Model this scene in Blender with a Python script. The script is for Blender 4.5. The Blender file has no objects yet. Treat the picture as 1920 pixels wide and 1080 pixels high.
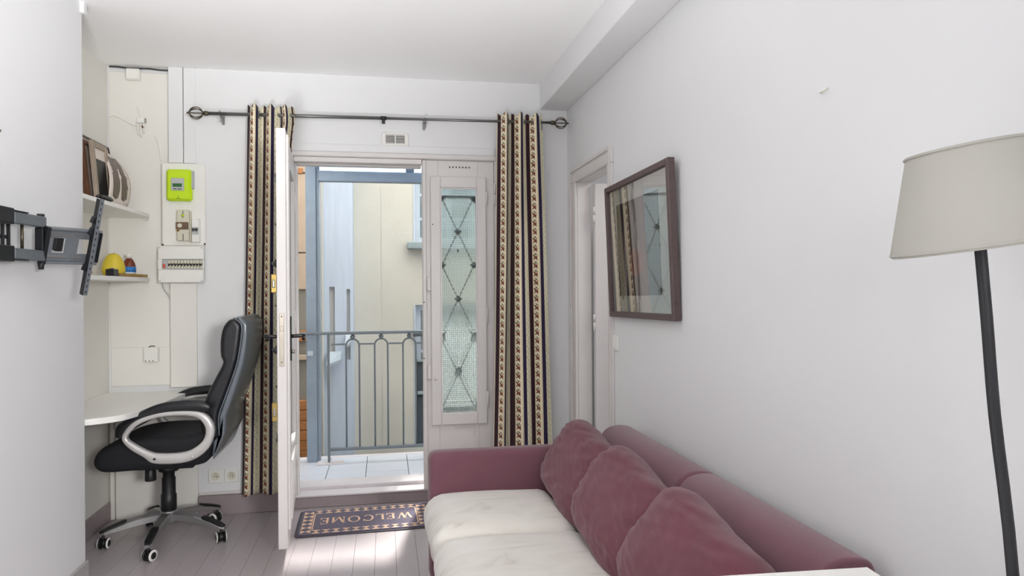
import bpy, bmesh, math, random
from math import pi, sin, cos, radians
from mathutils import Vector, Matrix, noise

random.seed(7)
SC = bpy.context.scene
COL = SC.collection

# ------------------------------------------------------------------ camera, sky, sun, fill lights, exposure
F_PX, CAM_H, YAW, ROLL = 1300.0, 1.335, math.atan(240 / 1300), 0.007
cd = bpy.data.cameras.new('camera')
cd.sensor_width = 36.0
cd.lens = F_PX / 1920 * 36.0
cd.clip_start = 0.05
cam = bpy.data.objects.new('camera', cd)
COL.objects.link(cam)
fw = Vector((sin(YAW), cos(YAW), 0))
rt = Vector((cos(YAW), -sin(YAW), 0))
up = Vector((0, 0, 1))
r2 = rt * cos(ROLL) - up * sin(ROLL)
u2 = rt * sin(ROLL) + up * cos(ROLL)
m = Matrix((r2, u2, -fw)).transposed().to_4x4()
m.translation = Vector((0, 0, CAM_H))
cam.matrix_world = m
SC.camera = cam

world = bpy.data.worlds.new('sky')
SC.world = world
world.use_nodes = True
wn = world.node_tree.nodes
wn['Background'].inputs['Color'].default_value = (0.93, 0.97, 1.0, 1)
wn['Background'].inputs['Strength'].default_value = 5.6

sd = bpy.data.lights.new('sun', 'SUN')
sd.energy = 10.0
sd.angle = radians(4)
sd.color = (1.0, 0.97, 0.92)
sun = bpy.data.objects.new('sun', sd)
COL.objects.link(sun)
SUN_EL, SUN_AZ = radians(50), radians(12)      # azimuth measured from +y (outside) towards +x
sv = Vector((sin(SUN_AZ) * cos(SUN_EL), cos(SUN_AZ) * cos(SUN_EL), sin(SUN_EL)))
sun.rotation_euler = sv.to_track_quat('Z', 'Y').to_euler()


def area(name, loc, target, sx, sy, power, color=(1, 1, 1)):
    d = bpy.data.lights.new(name, 'AREA')
    d.shape = 'RECTANGLE'
    d.size, d.size_y = sx, sy
    d.energy = power
    d.color = color
    o = bpy.data.objects.new(name, d)
    COL.objects.link(o)
    o.location = loc
    o.rotation_euler = (Vector(loc) - Vector(target)).to_track_quat('Z', 'Y').to_euler()
    return o


# added unseen fill lights: ceiling bounce, left wall, side room, broad rear light
def spot(name, loc, target, power, cone, size, color):
    d = bpy.data.lights.new(name, 'SPOT')
    d.energy = power
    d.spot_size = cone
    d.spot_blend = 0.8
    d.shadow_soft_size = size
    d.color = color
    o = bpy.data.objects.new(name, d)
    COL.objects.link(o)
    o.location = loc
    o.rotation_euler = (Vector(loc) - Vector(target)).to_track_quat('Z', 'Y').to_euler()
    return o


LCOL = (1.0, 0.992, 0.982)
spot('ceiling_bounce_fill', (-0.35, 0.0, 0.5), (-0.28, 1.9, 2.65), 405, radians(65), 0.2, LCOL)  # added fill, bounced off the ceiling, no fitting
spot('left_wall_fill', (0.9, -1.0, 1.6), (-1.35, 2.2, 1.2), 385, radians(70), 0.25, LCOL)  # added spot that brightens the left wall
area('side_room_fill', (2.0, 3.3, 2.4), (2.0, 3.3, 0), 0.5, 0.5, 9, LCOL)  # added out of view to brighten the side room
area('rear_fill', (-0.1, -1.9, 1.9), (-0.1, 2.9, 1.9), 1.5, 1.0, 26, LCOL)  # added soft fill; the rear wall has no window


def portal(name, loc, target, sx, sy):
    o = area(name, loc, target, sx, sy, 1)
    o.data.cycles.is_portal = True
    return o


portal('portal_balcony', (0.08, 4.62, 1.15), (0.08, 0, 1.15), 1.3, 2.1)

SC.view_settings.view_transform = 'Standard'
SC.view_settings.look = 'None'
SC.view_settings.gamma = 1
SC.view_settings.use_curve_mapping = False
SC.view_settings.exposure = 0.0
SC.cycles.max_bounces = 16
SC.cycles.diffuse_bounces = 10
SC.cycles.transparent_max_bounces = 16
SC.cycles.transmission_bounces = 8
SC.cycles.caustics_reflective = False
SC.cycles.caustics_refractive = False
SC.cycles.sample_clamp_indirect = 8.0


# ------------------------------------------------------------------ materials
def s2l(c):
    return tuple((x / 12.92 if x <= 0.04045 else ((x + 0.055) / 1.055) ** 2.4) for x in c)


def rgb(r, g, b):
    return s2l((r / 255, g / 255, b / 255)) + (1.0,)


def new_mat(name):
    mt = bpy.data.materials.new(name)
    mt.use_nodes = True
    nt = mt.node_tree
    return mt, nt, nt.nodes['Principled BSDF']


def mat(name, color, rough=0.6, metal=0.0, var=0.0, vscale=8.0, bump=0.0, bscale=60.0, spec=0.5, coat=0.0,
        sheen=0.0, stretch=(1, 1, 1), detail=4.0):
    mt, nt, b = new_mat(name)
    b.inputs['Base Color'].default_value = color
    b.inputs['Roughness'].default_value = rough
    b.inputs['Metallic'].default_value = metal
    b.inputs['Specular IOR Level'].default_value = spec
    b.inputs['Coat Weight'].default_value = coat
    b.inputs['Sheen Weight'].default_value = sheen
    tc = nt.nodes.new('ShaderNodeTexCoord')
    mp = nt.nodes.new('ShaderNodeMapping')
    mp.inputs['Scale'].default_value = stretch
    nt.links.new(tc.outputs['Object'], mp.inputs['Vector'])
    if var:
        n = nt.nodes.new('ShaderNodeTexNoise')
        n.inputs['Scale'].default_value = vscale
        n.inputs['Detail'].default_value = detail
        nt.links.new(mp.outputs['Vector'], n.inputs['Vector'])
        r = nt.nodes.new('ShaderNodeValToRGB')
        r.color_ramp.elements[0].position = 0.3
        r.color_ramp.elements[1].position = 0.7
        r.color_ramp.elements[0].color = tuple(x * (1 - var) for x in color[:3]) + (1,)
        r.color_ramp.elements[1].color = tuple(min(1, x * (1 + var)) for x in color[:3]) + (1,)
        nt.links.new(n.outputs['Fac'], r.inputs['Fac'])
        nt.links.new(r.outputs['Color'], b.inputs['Base Color'])
    if bump:
        n = nt.nodes.new('ShaderNodeTexNoise')
        n.inputs['Scale'].default_value = bscale
        n.inputs['Detail'].default_value = 3.0
        nt.links.new(mp.outputs['Vector'], n.inputs['Vector'])
        bp = nt.nodes.new('ShaderNodeBump')
        bp.inputs['Strength'].default_value = bump
        bp.inputs['Distance'].default_value = 0.01
        nt.links.new(n.outputs['Fac'], bp.inputs['Height'])
        nt.links.new(bp.outputs['Normal'], b.inputs['Normal'])
    return mt


M = {}
M['wall'] = mat('wall_paint', rgb(228, 229, 230), 0.75, var=0.012, vscale=2.0, bump=0.06, bscale=25)
M['wall_warm'] = mat('wall_paint_warm', rgb(232, 230, 224), 0.7, var=0.015, vscale=3.0, bump=0.08, bscale=18)
M['ceiling'] = mat('ceiling_paint', rgb(250, 250, 251), 0.8, var=0.01, vscale=1.5, bump=0.05, bscale=12)
M['joinery'] = mat('white_joinery_paint', rgb(218, 214, 212), 0.38, var=0.015, vscale=5, bump=0.05, bscale=30)
M['mauve'] = mat('mauve_grey_paint', rgb(150, 138, 140), 0.45, var=0.08, vscale=9, bump=0.1, bscale=30)
M['greybase'] = mat('grey_baseboard_paint', rgb(176, 174, 173), 0.4, var=0.03, vscale=6)
M['gap'] = mat('dark_gap', rgb(40, 36, 32), 0.9)
M['white_plastic'] = mat('white_plastic', rgb(236, 235, 230), 0.35, var=0.01)
M['cream_plastic'] = mat('cream_plastic', rgb(214, 210, 192), 0.4, var=0.02)
M['white_laminate'] = mat('white_laminate', rgb(238, 237, 233), 0.3, var=0.01, vscale=3)
M['black_metal'] = mat('black_powder_coat', rgb(34, 36, 40), 0.42, 0.3, var=0.05, vscale=20)
M['slate_metal'] = mat('slate_metal', rgb(118, 124, 130), 0.38, 0.35, var=0.05, vscale=20)
M['grey_metal'] = mat('grey_metal', rgb(150, 150, 150), 0.35, 0.7, var=0.03)
M['iron'] = mat('wrought_iron', rgb(84, 86, 84), 0.45, 0.5, var=0.1, vscale=40)
M['rod'] = mat('pewter_rod', rgb(120, 122, 120), 0.35, 0.8, var=0.05)
M['antique'] = mat('antique_pewter', rgb(96, 88, 74), 0.38, 0.8, var=0.1, vscale=40)
M['brass'] = mat('worn_brass', rgb(168, 145, 84), 0.4, 0.8, var=0.2, vscale=60)
M['steel'] = mat('brushed_steel', rgb(176, 168, 156), 0.35, 0.8, var=0.06, vscale=50)
M['black_handle'] = mat('black_handle_lacquer', rgb(26, 24, 24), 0.25, 0.2, coat=0.3)
M['dark'] = mat('black_plastic', rgb(24, 24, 26), 0.45)
M['leather'] = mat('black_leather', rgb(26, 27, 31), 0.34, var=0.08, vscale=30, bump=0.12, bscale=160, spec=0.5)
M['leather_shell'] = mat('black_leather_painted_sheen', rgb(100, 108, 116), 0.3, bump=0.05, bscale=140, spec=0.7, coat=0.25)  # black leather; reflected light is put into the grey-blue base colour
M['mesh_fabric'] = mat('black_seat_fabric', rgb(20, 20, 26), 0.8, var=0.1, vscale=60, bump=0.15, bscale=250)
M['silver'] = mat('silver_painted_plastic', rgb(196, 194, 192), 0.35, 0.25, var=0.02)
M['silver_base'] = mat('silver_aluminium', rgb(170, 170, 170), 0.3, 0.8, var=0.03)
M['green'] = mat('lime_plastic', rgb(196, 230, 20), 0.4, var=0.02)
M['grey_plastic'] = mat('pale_grey_plastic', rgb(182, 186, 186), 0.4)
M['lcd'] = mat('green_lcd', rgb(52, 104, 58), 0.2)
M['brown_plastic'] = mat('brown_bakelite', rgb(110, 86, 66), 0.35, var=0.1, vscale=40)
M['red'] = mat('red_plastic', rgb(196, 20, 40), 0.35)
M['orange'] = mat('orange_switch', rgb(206, 90, 62), 0.4)
M['yellow'] = mat('yellow_wax', rgb(222, 200, 60), 0.45, var=0.06, vscale=14, bump=0.1, bscale=30)
M['gold'] = mat('gold_card', rgb(158, 120, 30), 0.45, 0.2, var=0.2, vscale=40)
M['label_blue'] = mat('blue_label', rgb(40, 120, 200), 0.5, var=0.35, vscale=30)
M['label_white'] = mat('white_label', rgb(214, 226, 234), 0.5, var=0.04, vscale=40)
M['amber'] = mat('amber_glass', rgb(112, 48, 26), 0.12, spec=0.6, var=0.12, vscale=20)
M['frame_dark'] = mat('dark_frame_wood', rgb(88, 72, 72), 0.4, var=0.1, vscale=12, stretch=(1, 1, 8))
M['frame_black'] = mat('black_frame_wood', rgb(44, 32, 32), 0.4, var=0.1, vscale=20)
M['frame_brown'] = mat('brown_frame_wood', rgb(92, 58, 34), 0.45, var=0.2, vscale=20, stretch=(1, 6, 1))
M['frame_grey'] = mat('weathered_grey_wood', rgb(160, 146, 130), 0.6, var=0.15, vscale=25, stretch=(1, 6, 1))
M['mat_card'] = mat('cream_mount_card', rgb(226, 224, 212), 0.8, var=0.01)
M['photo_white'] = mat('white_card_print', rgb(226, 214, 204), 0.5, var=0.02)
M['photo_brown'] = mat('brown_print', rgb(96, 78, 72), 0.4, var=0.15, vscale=10)
M['photo_pale'] = mat('pale_print', rgb(170, 158, 150), 0.5, var=0.1, vscale=20)
M['sofa'] = mat('mauve_sofa_cloth', rgb(116, 77, 88), 0.85, var=0.05, vscale=7, bump=0.25, bscale=420, sheen=0.4, spec=0.2)
M['pillow'] = mat('burgundy_pillow_cloth', rgb(112, 66, 77), 0.85, var=0.06, vscale=9, bump=0.22, bscale=380, sheen=0.25, spec=0.2)
M['bluegrey'] = mat('blue_grey_steel_paint', rgb(134, 148, 162), 0.45, var=0.07, vscale=10, bump=0.1, bscale=40)
M['bluegrey_light'] = mat('pale_blue_grey_paint', rgb(178, 190, 202), 0.5, var=0.05, vscale=12)
M['rail'] = mat('rail_grey_paint', rgb(104, 112, 118), 0.45, 0.1, var=0.08, vscale=25)
M['facade'] = mat('beige_facade_render', rgb(204, 202, 195), 0.9, var=0.05, vscale=2.2, bump=0.15, bscale=30, detail=8)
M['facade_blue'] = mat('pale_blue_render', rgb(196, 208, 228), 0.85, var=0.06, vscale=3.0, stretch=(6, 6, 0.5), detail=8)
M['tan'] = mat('tan_panel_paint', rgb(184, 164, 146), 0.7, var=0.06, vscale=5)
M['greytan'] = mat('grey_brown_paint', rgb(136, 130, 122), 0.7, var=0.06, vscale=5)
M['wood'] = mat('orange_pine', rgb(168, 112, 66), 0.5, var=0.2, vscale=14, stretch=(1, 1, 6))
M['tile'] = mat('pale_grey_tile', rgb(206, 210, 220), 0.3, var=0.04, vscale=4)
M['grout'] = mat('dark_grout', rgb(120, 120, 124), 0.9)
M['stone'] = mat('pale_sill_stone', rgb(206, 200, 202), 0.5, var=0.05, vscale=7, bump=0.1, bscale=40)
M['window_blue'] = mat('blue_grey_window_frame', rgb(196, 208, 226), 0.5, var=0.04)
M['far_glass'] = mat('far_window_glass', rgb(120, 136, 140), 0.08, spec=0.7, var=0.1, vscale=3)
M['far_sill'] = mat('blue_grey_stone_sill', rgb(146, 160, 166), 0.6, var=0.08, vscale=8)
M['far_dark'] = mat('dark_store_metal', rgb(70, 78, 88), 0.5, var=0.2, vscale=4)
M['court'] = mat('courtyard_paving', rgb(150, 148, 142), 0.9, var=0.1, vscale=2)
M['rubber_mat'] = mat('mat_pile', rgb(86, 78, 98), 0.95, var=0.12, vscale=120, bump=0.4, bscale=300, sheen=0.2)
M['mat_cream'] = mat('mat_cream_pile', rgb(226, 190, 160), 0.95, var=0.14, vscale=60, bump=0.3, bscale=300)
M['mat_edge'] = mat('mat_rubber_edge', rgb(72, 68, 78), 0.7, bump=0.1)
M['lamp_black'] = mat('black_lamp_metal', rgb(52, 52, 56), 0.4, 0.4)
M['art_dark'] = mat('art_dark_brown', rgb(64, 52, 46), 0.6, var=0.25, vscale=6)
M['art_mid'] = mat('art_grey_brown', rgb(98, 84, 76), 0.6, var=0.2, vscale=8)
M['art_pale'] = mat('art_pale_strokes', rgb(178, 166, 156), 0.6, var=0.1, vscale=20)
M['art_rust'] = mat('art_rust', rgb(146, 82, 52), 0.6, var=0.25, vscale=16)
M['print_ink'] = mat('dark_ink', rgb(60, 64, 62), 0.6)
M['tape'] = mat('black_tape', rgb(34, 36, 40), 0.5)


def painted_planks():
    mt, nt, b = new_mat('grey_floor_paint')
    base = rgb(182, 173, 175)
    tc = nt.nodes.new('ShaderNodeTexCoord')
    n = nt.nodes.new('ShaderNodeTexNoise')
    n.inputs['Scale'].default_value = 3.0
    n.inputs['Detail'].default_value = 6
    mp = nt.nodes.new('ShaderNodeMapping')
    mp.inputs['Scale'].default_value = (4, 0.6, 1)
    nt.links.new(tc.outputs['Object'], mp.inputs['Vector'])
    nt.links.new(mp.outputs['Vector'], n.inputs['Vector'])
    r = nt.nodes.new('ShaderNodeValToRGB')
    r.color_ramp.elements[0].color = tuple(x * 0.93 for x in base[:3]) + (1,)
    r.color_ramp.elements[1].color = tuple(x * 1.06 for x in base[:3]) + (1,)
    nt.links.new(n.outputs['Fac'], r.inputs['Fac'])
    nt.links.new(r.outputs['Color'], b.inputs['Base Color'])
    b.inputs['Roughness'].default_value = 0.34
    bp = nt.nodes.new('ShaderNodeBump')
    bp.inputs['Strength'].default_value = 0.12
    bp.inputs['Distance'].default_value = 0.01
    nt.links.new(n.outputs['Fac'], bp.inputs['Height'])
    nt.links.new(bp.outputs['Normal'], b.inputs['Normal'])
    return mt


M['plank'] = painted_planks()


def velvet():
    """cream velvet with brushed-pile streaks on the seat cushions"""
    mt, nt, b = new_mat('cream_velvet')
    tc = nt.nodes.new('ShaderNodeTexCoord')
    mp = nt.nodes.new('ShaderNodeMapping')
    mp.inputs['Scale'].default_value = (2.2, 4.5, 2)
    mp.inputs['Rotation'].default_value = (0, 0, 0.5)
    n = nt.nodes.new('ShaderNodeTexNoise')
    n.inputs['Scale'].default_value = 1.6
    n.inputs['Detail'].default_value = 5
    n.inputs['Distortion'].default_value = 1.2
    nt.links.new(tc.outputs['Object'], mp.inputs['Vector'])
    nt.links.new(mp.outputs['Vector'], n.inputs['Vector'])
    r = nt.nodes.new('ShaderNodeValToRGB')
    e = r.color_ramp.elements
    e[0].position = 0.30
    e[0].color = rgb(188, 182, 172)
    e[1].position = 0.42
    e[1].color = rgb(216, 212, 204)
    x = e.new(0.72)
    x.color = rgb(226, 223, 217)
    nt.links.new(n.outputs['Fac'], r.inputs['Fac'])
    nt.links.new(r.outputs['Color'], b.inputs['Base Color'])
    b.inputs['Roughness'].default_value = 0.8
    b.inputs['Sheen Weight'].default_value = 0.3
    b.inputs['Specular IOR Level'].default_value = 0.2
    return mt


M['velvet'] = velvet()


def picture_glass():
    mt, nt, b = new_mat('picture_glass')
    out = nt.nodes['Material Output']
    nt.nodes.remove(b)
    tr = nt.nodes.new('ShaderNodeBsdfTransparent')
    gl = nt.nodes.new('ShaderNodeBsdfGlossy')
    gl.inputs['Roughness'].default_value = 0.0
    fr = nt.nodes.new('ShaderNodeFresnel')
    fr.inputs['IOR'].default_value = 7.0
    mx = nt.nodes.new('ShaderNodeMixShader')
    ge = nt.nodes.new('ShaderNodeNewGeometry')
    mu = nt.nodes.new('ShaderNodeMath')
    mu.operation = 'SUBTRACT'
    mu.use_clamp = True
    nt.links.new(fr.outputs[0], mu.inputs[0])
    nt.links.new(ge.outputs['Backfacing'], mu.inputs[1])
    nt.links.new(mu.outputs[0], mx.inputs[0])
    nt.links.new(tr.outputs[0], mx.inputs[1])
    nt.links.new(gl.outputs[0], mx.inputs[2])
    nt.links.new(mx.outputs[0], out.inputs[0])
    return mt


M['picture_glass'] = picture_glass()


def patterned_glass():
    """square-ribbed privacy glass: mostly clear, broken up by a fine grid relief"""
    mt, nt, b = new_mat('square_ribbed_glass')
    out = nt.nodes['Material Output']
    nt.nodes.remove(b)
    tc = nt.nodes.new('ShaderNodeTexCoord')
    sep = nt.nodes.new('ShaderNodeSeparateXYZ')
    nt.links.new(tc.outputs['Object'], sep.inputs[0])

    def wave(sock):
        a = nt.nodes.new('ShaderNodeMath')
        a.operation = 'MULTIPLY'
        nt.links.new(sock, a.inputs[0])
        a.inputs[1].default_value = pi / 0.0125
        s = nt.nodes.new('ShaderNodeMath')
        s.operation = 'SINE'
        nt.links.new(a.outputs[0], s.inputs[0])
        p = nt.nodes.new('ShaderNodeMath')
        p.operation = 'ABSOLUTE'
        nt.links.new(s.outputs[0], p.inputs[0])
        return p.outputs[0]
    wx, wz = wave(sep.outputs['X']), wave(sep.outputs['Z'])
    ad = nt.nodes.new('ShaderNodeMath')
    ad.operation = 'ADD'
    nt.links.new(wx, ad.inputs[0])
    nt.links.new(wz, ad.inputs[1])
    bp = nt.nodes.new('ShaderNodeBump')
    bp.inputs['Strength'].default_value = 1.0
    bp.inputs['Distance'].default_value = 0.0035
    nt.links.new(ad.outputs[0], bp.inputs['Height'])
    rf = nt.nodes.new('ShaderNodeBsdfRefraction')
    rf.inputs['IOR'].default_value = 1.18
    rf.inputs['Roughness'].default_value = 0.03
    rf.inputs['Color'].default_value = (0.93, 0.98, 0.97, 1)
    tr = nt.nodes.new('ShaderNodeBsdfTransparent')
    tr.inputs['Color'].default_value = (0.92, 0.98, 0.97, 1)
    gl = nt.nodes.new('ShaderNodeBsdfGlossy')
    gl.inputs['Roughness'].default_value = 0.08
    nt.links.new(bp.outputs[0], rf.inputs['Normal'])
    nt.links.new(bp.outputs[0], gl.inputs['Normal'])
    m1 = nt.nodes.new('ShaderNodeMixShader')
    m1.inputs[0].default_value = 0.62
    nt.links.new(tr.outputs[0], m1.inputs[1])
    nt.links.new(rf.outputs[0], m1.inputs[2])
    m2 = nt.nodes.new('ShaderNodeMixShader')
    m2.inputs[0].default_value = 0.07
    # the rib crests scatter light, the flats between stay clear
    mxw = nt.nodes.new('ShaderNodeMath')
    mxw.operation = 'MINIMUM'
    nt.links.new(wx, mxw.inputs[0])
    nt.links.new(wz, mxw.inputs[1])
    rmp = nt.nodes.new('ShaderNodeMapRange')
    rmp.inputs['From Min'].default_value = 0.0
    rmp.inputs['From Max'].default_value = 0.75
    rmp.inputs['To Min'].default_value = 0.26
    rmp.inputs['To Max'].default_value = 0.05
    nt.links.new(mxw.outputs[0], rmp.inputs['Value'])
    tl = nt.nodes.new('ShaderNodeBsdfTranslucent')
    tl.inputs['Color'].default_value = (0.90, 0.97, 0.95, 1)
    m3 = nt.nodes.new('ShaderNodeMixShader')
    nt.links.new(rmp.outputs[0], m3.inputs[0])
    nt.links.new(m1.outputs[0], m3.inputs[1])
    nt.links.new(tl.outputs[0], m3.inputs[2])
    nt.links.new(m3.outputs[0], m2.inputs[1])
    nt.links.new(gl.outputs[0], m2.inputs[2])
    nt.links.new(m2.outputs[0], out.inputs[0])
    return mt


M['ribbed_glass'] = patterned_glass()


def frosted_roof():
    mt, nt, b = new_mat('frosted_roof_glass')
    out = nt.nodes['Material Output']
    nt.nodes.remove(b)
    tr = nt.nodes.new('ShaderNodeBsdfTransparent')
    tr.inputs['Color'].default_value = (0.5, 0.56, 0.64, 1)
    tl = nt.nodes.new('ShaderNodeBsdfTranslucent')
    tl.inputs['Color'].default_value = (0.72, 0.78, 0.86, 1)
    df = nt.nodes.new('ShaderNodeBsdfDiffuse')
    df.inputs['Color'].default_value = (0.6, 0.64, 0.7, 1)
    m1 = nt.nodes.new('ShaderNodeMixShader')
    m1.inputs[0].default_value = 0.35
    nt.links.new(tl.outputs[0], m1.inputs[1])
    nt.links.new(df.outputs[0], m1.inputs[2])
    m2 = nt.nodes.new('ShaderNodeMixShader')
    m2.inputs[0].default_value = 0.7
    nt.links.new(tr.outputs[0], m2.inputs[1])
    nt.links.new(m1.outputs[0], m2.inputs[2])
    nt.links.new(m2.outputs[0], out.inputs[0])
    return mt


M['frosted'] = frosted_roof()


def shade_cloth():
    mt, nt, b = new_mat('lamp_shade_linen')
    out = nt.nodes['Material Output']
    b.inputs['Base Color'].default_value = rgb(200, 198, 192)
    b.inputs['Roughness'].default_value = 0.9
    b.inputs['Specular IOR Level'].default_value = 0.1
    tl = nt.nodes.new('ShaderNodeBsdfTranslucent')
    tl.inputs['Color'].default_value = rgb(232, 230, 222)
    mx = nt.nodes.new('ShaderNodeMixShader')
    mx.inputs[0].default_value = 0.3
    nt.links.new(b.outputs[0], mx.inputs[1])
    nt.links.new(tl.outputs[0], mx.inputs[2])
    nt.links.new(mx.outputs[0], out.inputs[0])
    return mt


M['shade'] = shade_cloth()


def curtain_cloth():
    """striped curtain: floral band, navy line, vine band, maroon line; UV is in metres of cloth"""
    mt, nt, b = new_mat('striped_floral_curtain')
    uv = nt.nodes.new('ShaderNodeUVMap')
    sep = nt.nodes.new('ShaderNodeSeparateXYZ')
    nt.links.new(uv.outputs[0], sep.inputs[0])

    def mth(op, a, c=None, d=None):
        n = nt.nodes.new('ShaderNodeMath')
        n.operation = op
        for i, v in enumerate((a, c, d)):
            if v is None:
                continue
            if isinstance(v, (int, float)):
                n.inputs[i].default_value = v
            else:
                nt.links.new(v, n.inputs[i])
        return n.outputs[0]
    U, V = sep.outputs['X'], sep.outputs['Y']
    P = 0.145
    x = mth('FLOORED_MODULO', U, P) if False else mth('MODULO', mth('ADD', U, P * 20), P)

    def band(a, c):
        return mth('MULTIPLY', mth('GREATER_THAN', x, a), mth('LESS_THAN', x, c))

    def ell(px, py, cx, cy, rx, ry, rot=0.0):
        dx, dy = mth('SUBTRACT', px, cx), mth('SUBTRACT', py, cy)
        c, s = cos(rot), sin(rot)
        a = mth('DIVIDE', mth('ADD', mth('MULTIPLY', dx, c), mth('MULTIPLY', dy, s)), rx)
        e = mth('DIVIDE', mth('SUBTRACT', mth('MULTIPLY', dy, c), mth('MULTIPLY', dx, s)), ry)
        return mth('LESS_THAN', mth('ADD', mth('MULTIPLY', a, a), mth('MULTIPLY', e, e)), 1.0)

    def union(lst):
        r = lst[0]
        for q in lst[1:]:
            r = mth('MAXIMUM', r, q)
        return r
    q = mth('MODULO', mth('ADD', V, 10), 0.053)
    xk = x
    x = mth('SUBTRACT', x, 0.0025)
    fb = band(0.0, 0.052)
    rose = union([ell(x, q, 0.026, 0.034, 0.0115, 0.0095), ell(x, q, 0.017, 0.028, 0.007, 0.006),
                  ell(x, q, 0.031, 0.026, 0.005, 0.004)])
    heart = union([ell(x, q, 0.027, 0.035, 0.0035, 0.003), ell(x, q, 0.020, 0.030, 0.0022, 0.002)])
    leaf = union([ell(x, q, 0.012, 0.020, 0.0095, 0.0036, 0.7), ell(x, q, 0.024, 0.013, 0.0095, 0.0034, -0.9),
                  ell(x, q, 0.032, 0.044, 0.0075, 0.0032, 1.0), ell(x, q, 0.013, 0.041, 0.0075, 0.0032, -0.6),
                  ell(x, q, 0.034, 0.017, 0.0055, 0.0024, 0.5), ell(x, q, 0.018, 0.006, 0.005, 0.0022, 0.9)])
    x = xk
    vb = band(0.076, 0.120)
    vin = mth('LESS_THAN', mth('ABSOLUTE', mth('SUBTRACT', mth('SUBTRACT', x, 0.0935),
                                               mth('MULTIPLY', mth('SINE', mth('MULTIPLY', V, 2 * pi / 0.07)), 0.007))), 0.0011)
    q2 = mth('MODULO', mth('ADD', V, 10), 0.035)
    vlf = union([ell(x, q2, 0.084, 0.010, 0.006, 0.002, 0.8), ell(x, q2, 0.103, 0.026, 0.006, 0.002, -0.8)])
    edge = union([band(0.0005, 0.0015), band(0.0505, 0.0515), band(0.0775, 0.0785), band(0.1175, 0.1185)])

    def mixc(fac, a, c):
        n = nt.nodes.new('ShaderNodeMix')
        n.data_type = 'RGBA'
        nt.links.new(fac, n.inputs[0])
        for k, v in ((6, a), (7, c)):
            if isinstance(v, tuple):
                n.inputs[k].default_value = v
            else:
                nt.links.new(v, n.inputs[k])
        return n.outputs[2]
    navy, maroon = rgb(42, 34, 62), rgb(58, 36, 44)
    c = mixc(band(0.052, 0.076), maroon, navy)
    flo = mixc(rose, rgb(238, 226, 196), rgb(146, 88, 68))
    flo = mixc(heart, flo, rgb(100, 52, 44))
    flo = mixc(leaf, flo, rgb(66, 58, 44))
    vine = mixc(mth('MAXIMUM', vin, vlf), rgb(228, 223, 196), rgb(150, 148, 112))
    c = mixc(fb, c, flo)
    c = mixc(vb, c, vine)
    c = mixc(edge, c, rgb(120, 92, 60))
    nt.links.new(c, b.inputs['Base Color'])
    b.inputs['Roughness'].default_value = 0.85
    b.inputs['Specular IOR Level'].default_value = 0.2
    b.inputs['Sheen Weight'].default_value = 0.1
    return mt


M['curtain'] = curtain_cloth()


# ------------------------------------------------------------------ mesh helpers
def V3(*a):
    return Vector(a)


def frame_of(d, hint=None):
    d = Vector(d).normalized()
    h = Vector(hint) if hint else (Vector((0, 0, 1)) if abs(d.z) < 0.9 else Vector((0, 1, 0)))
    x = h.cross(d).normalized()
    return x, d.cross(x).normalized(), d


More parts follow.
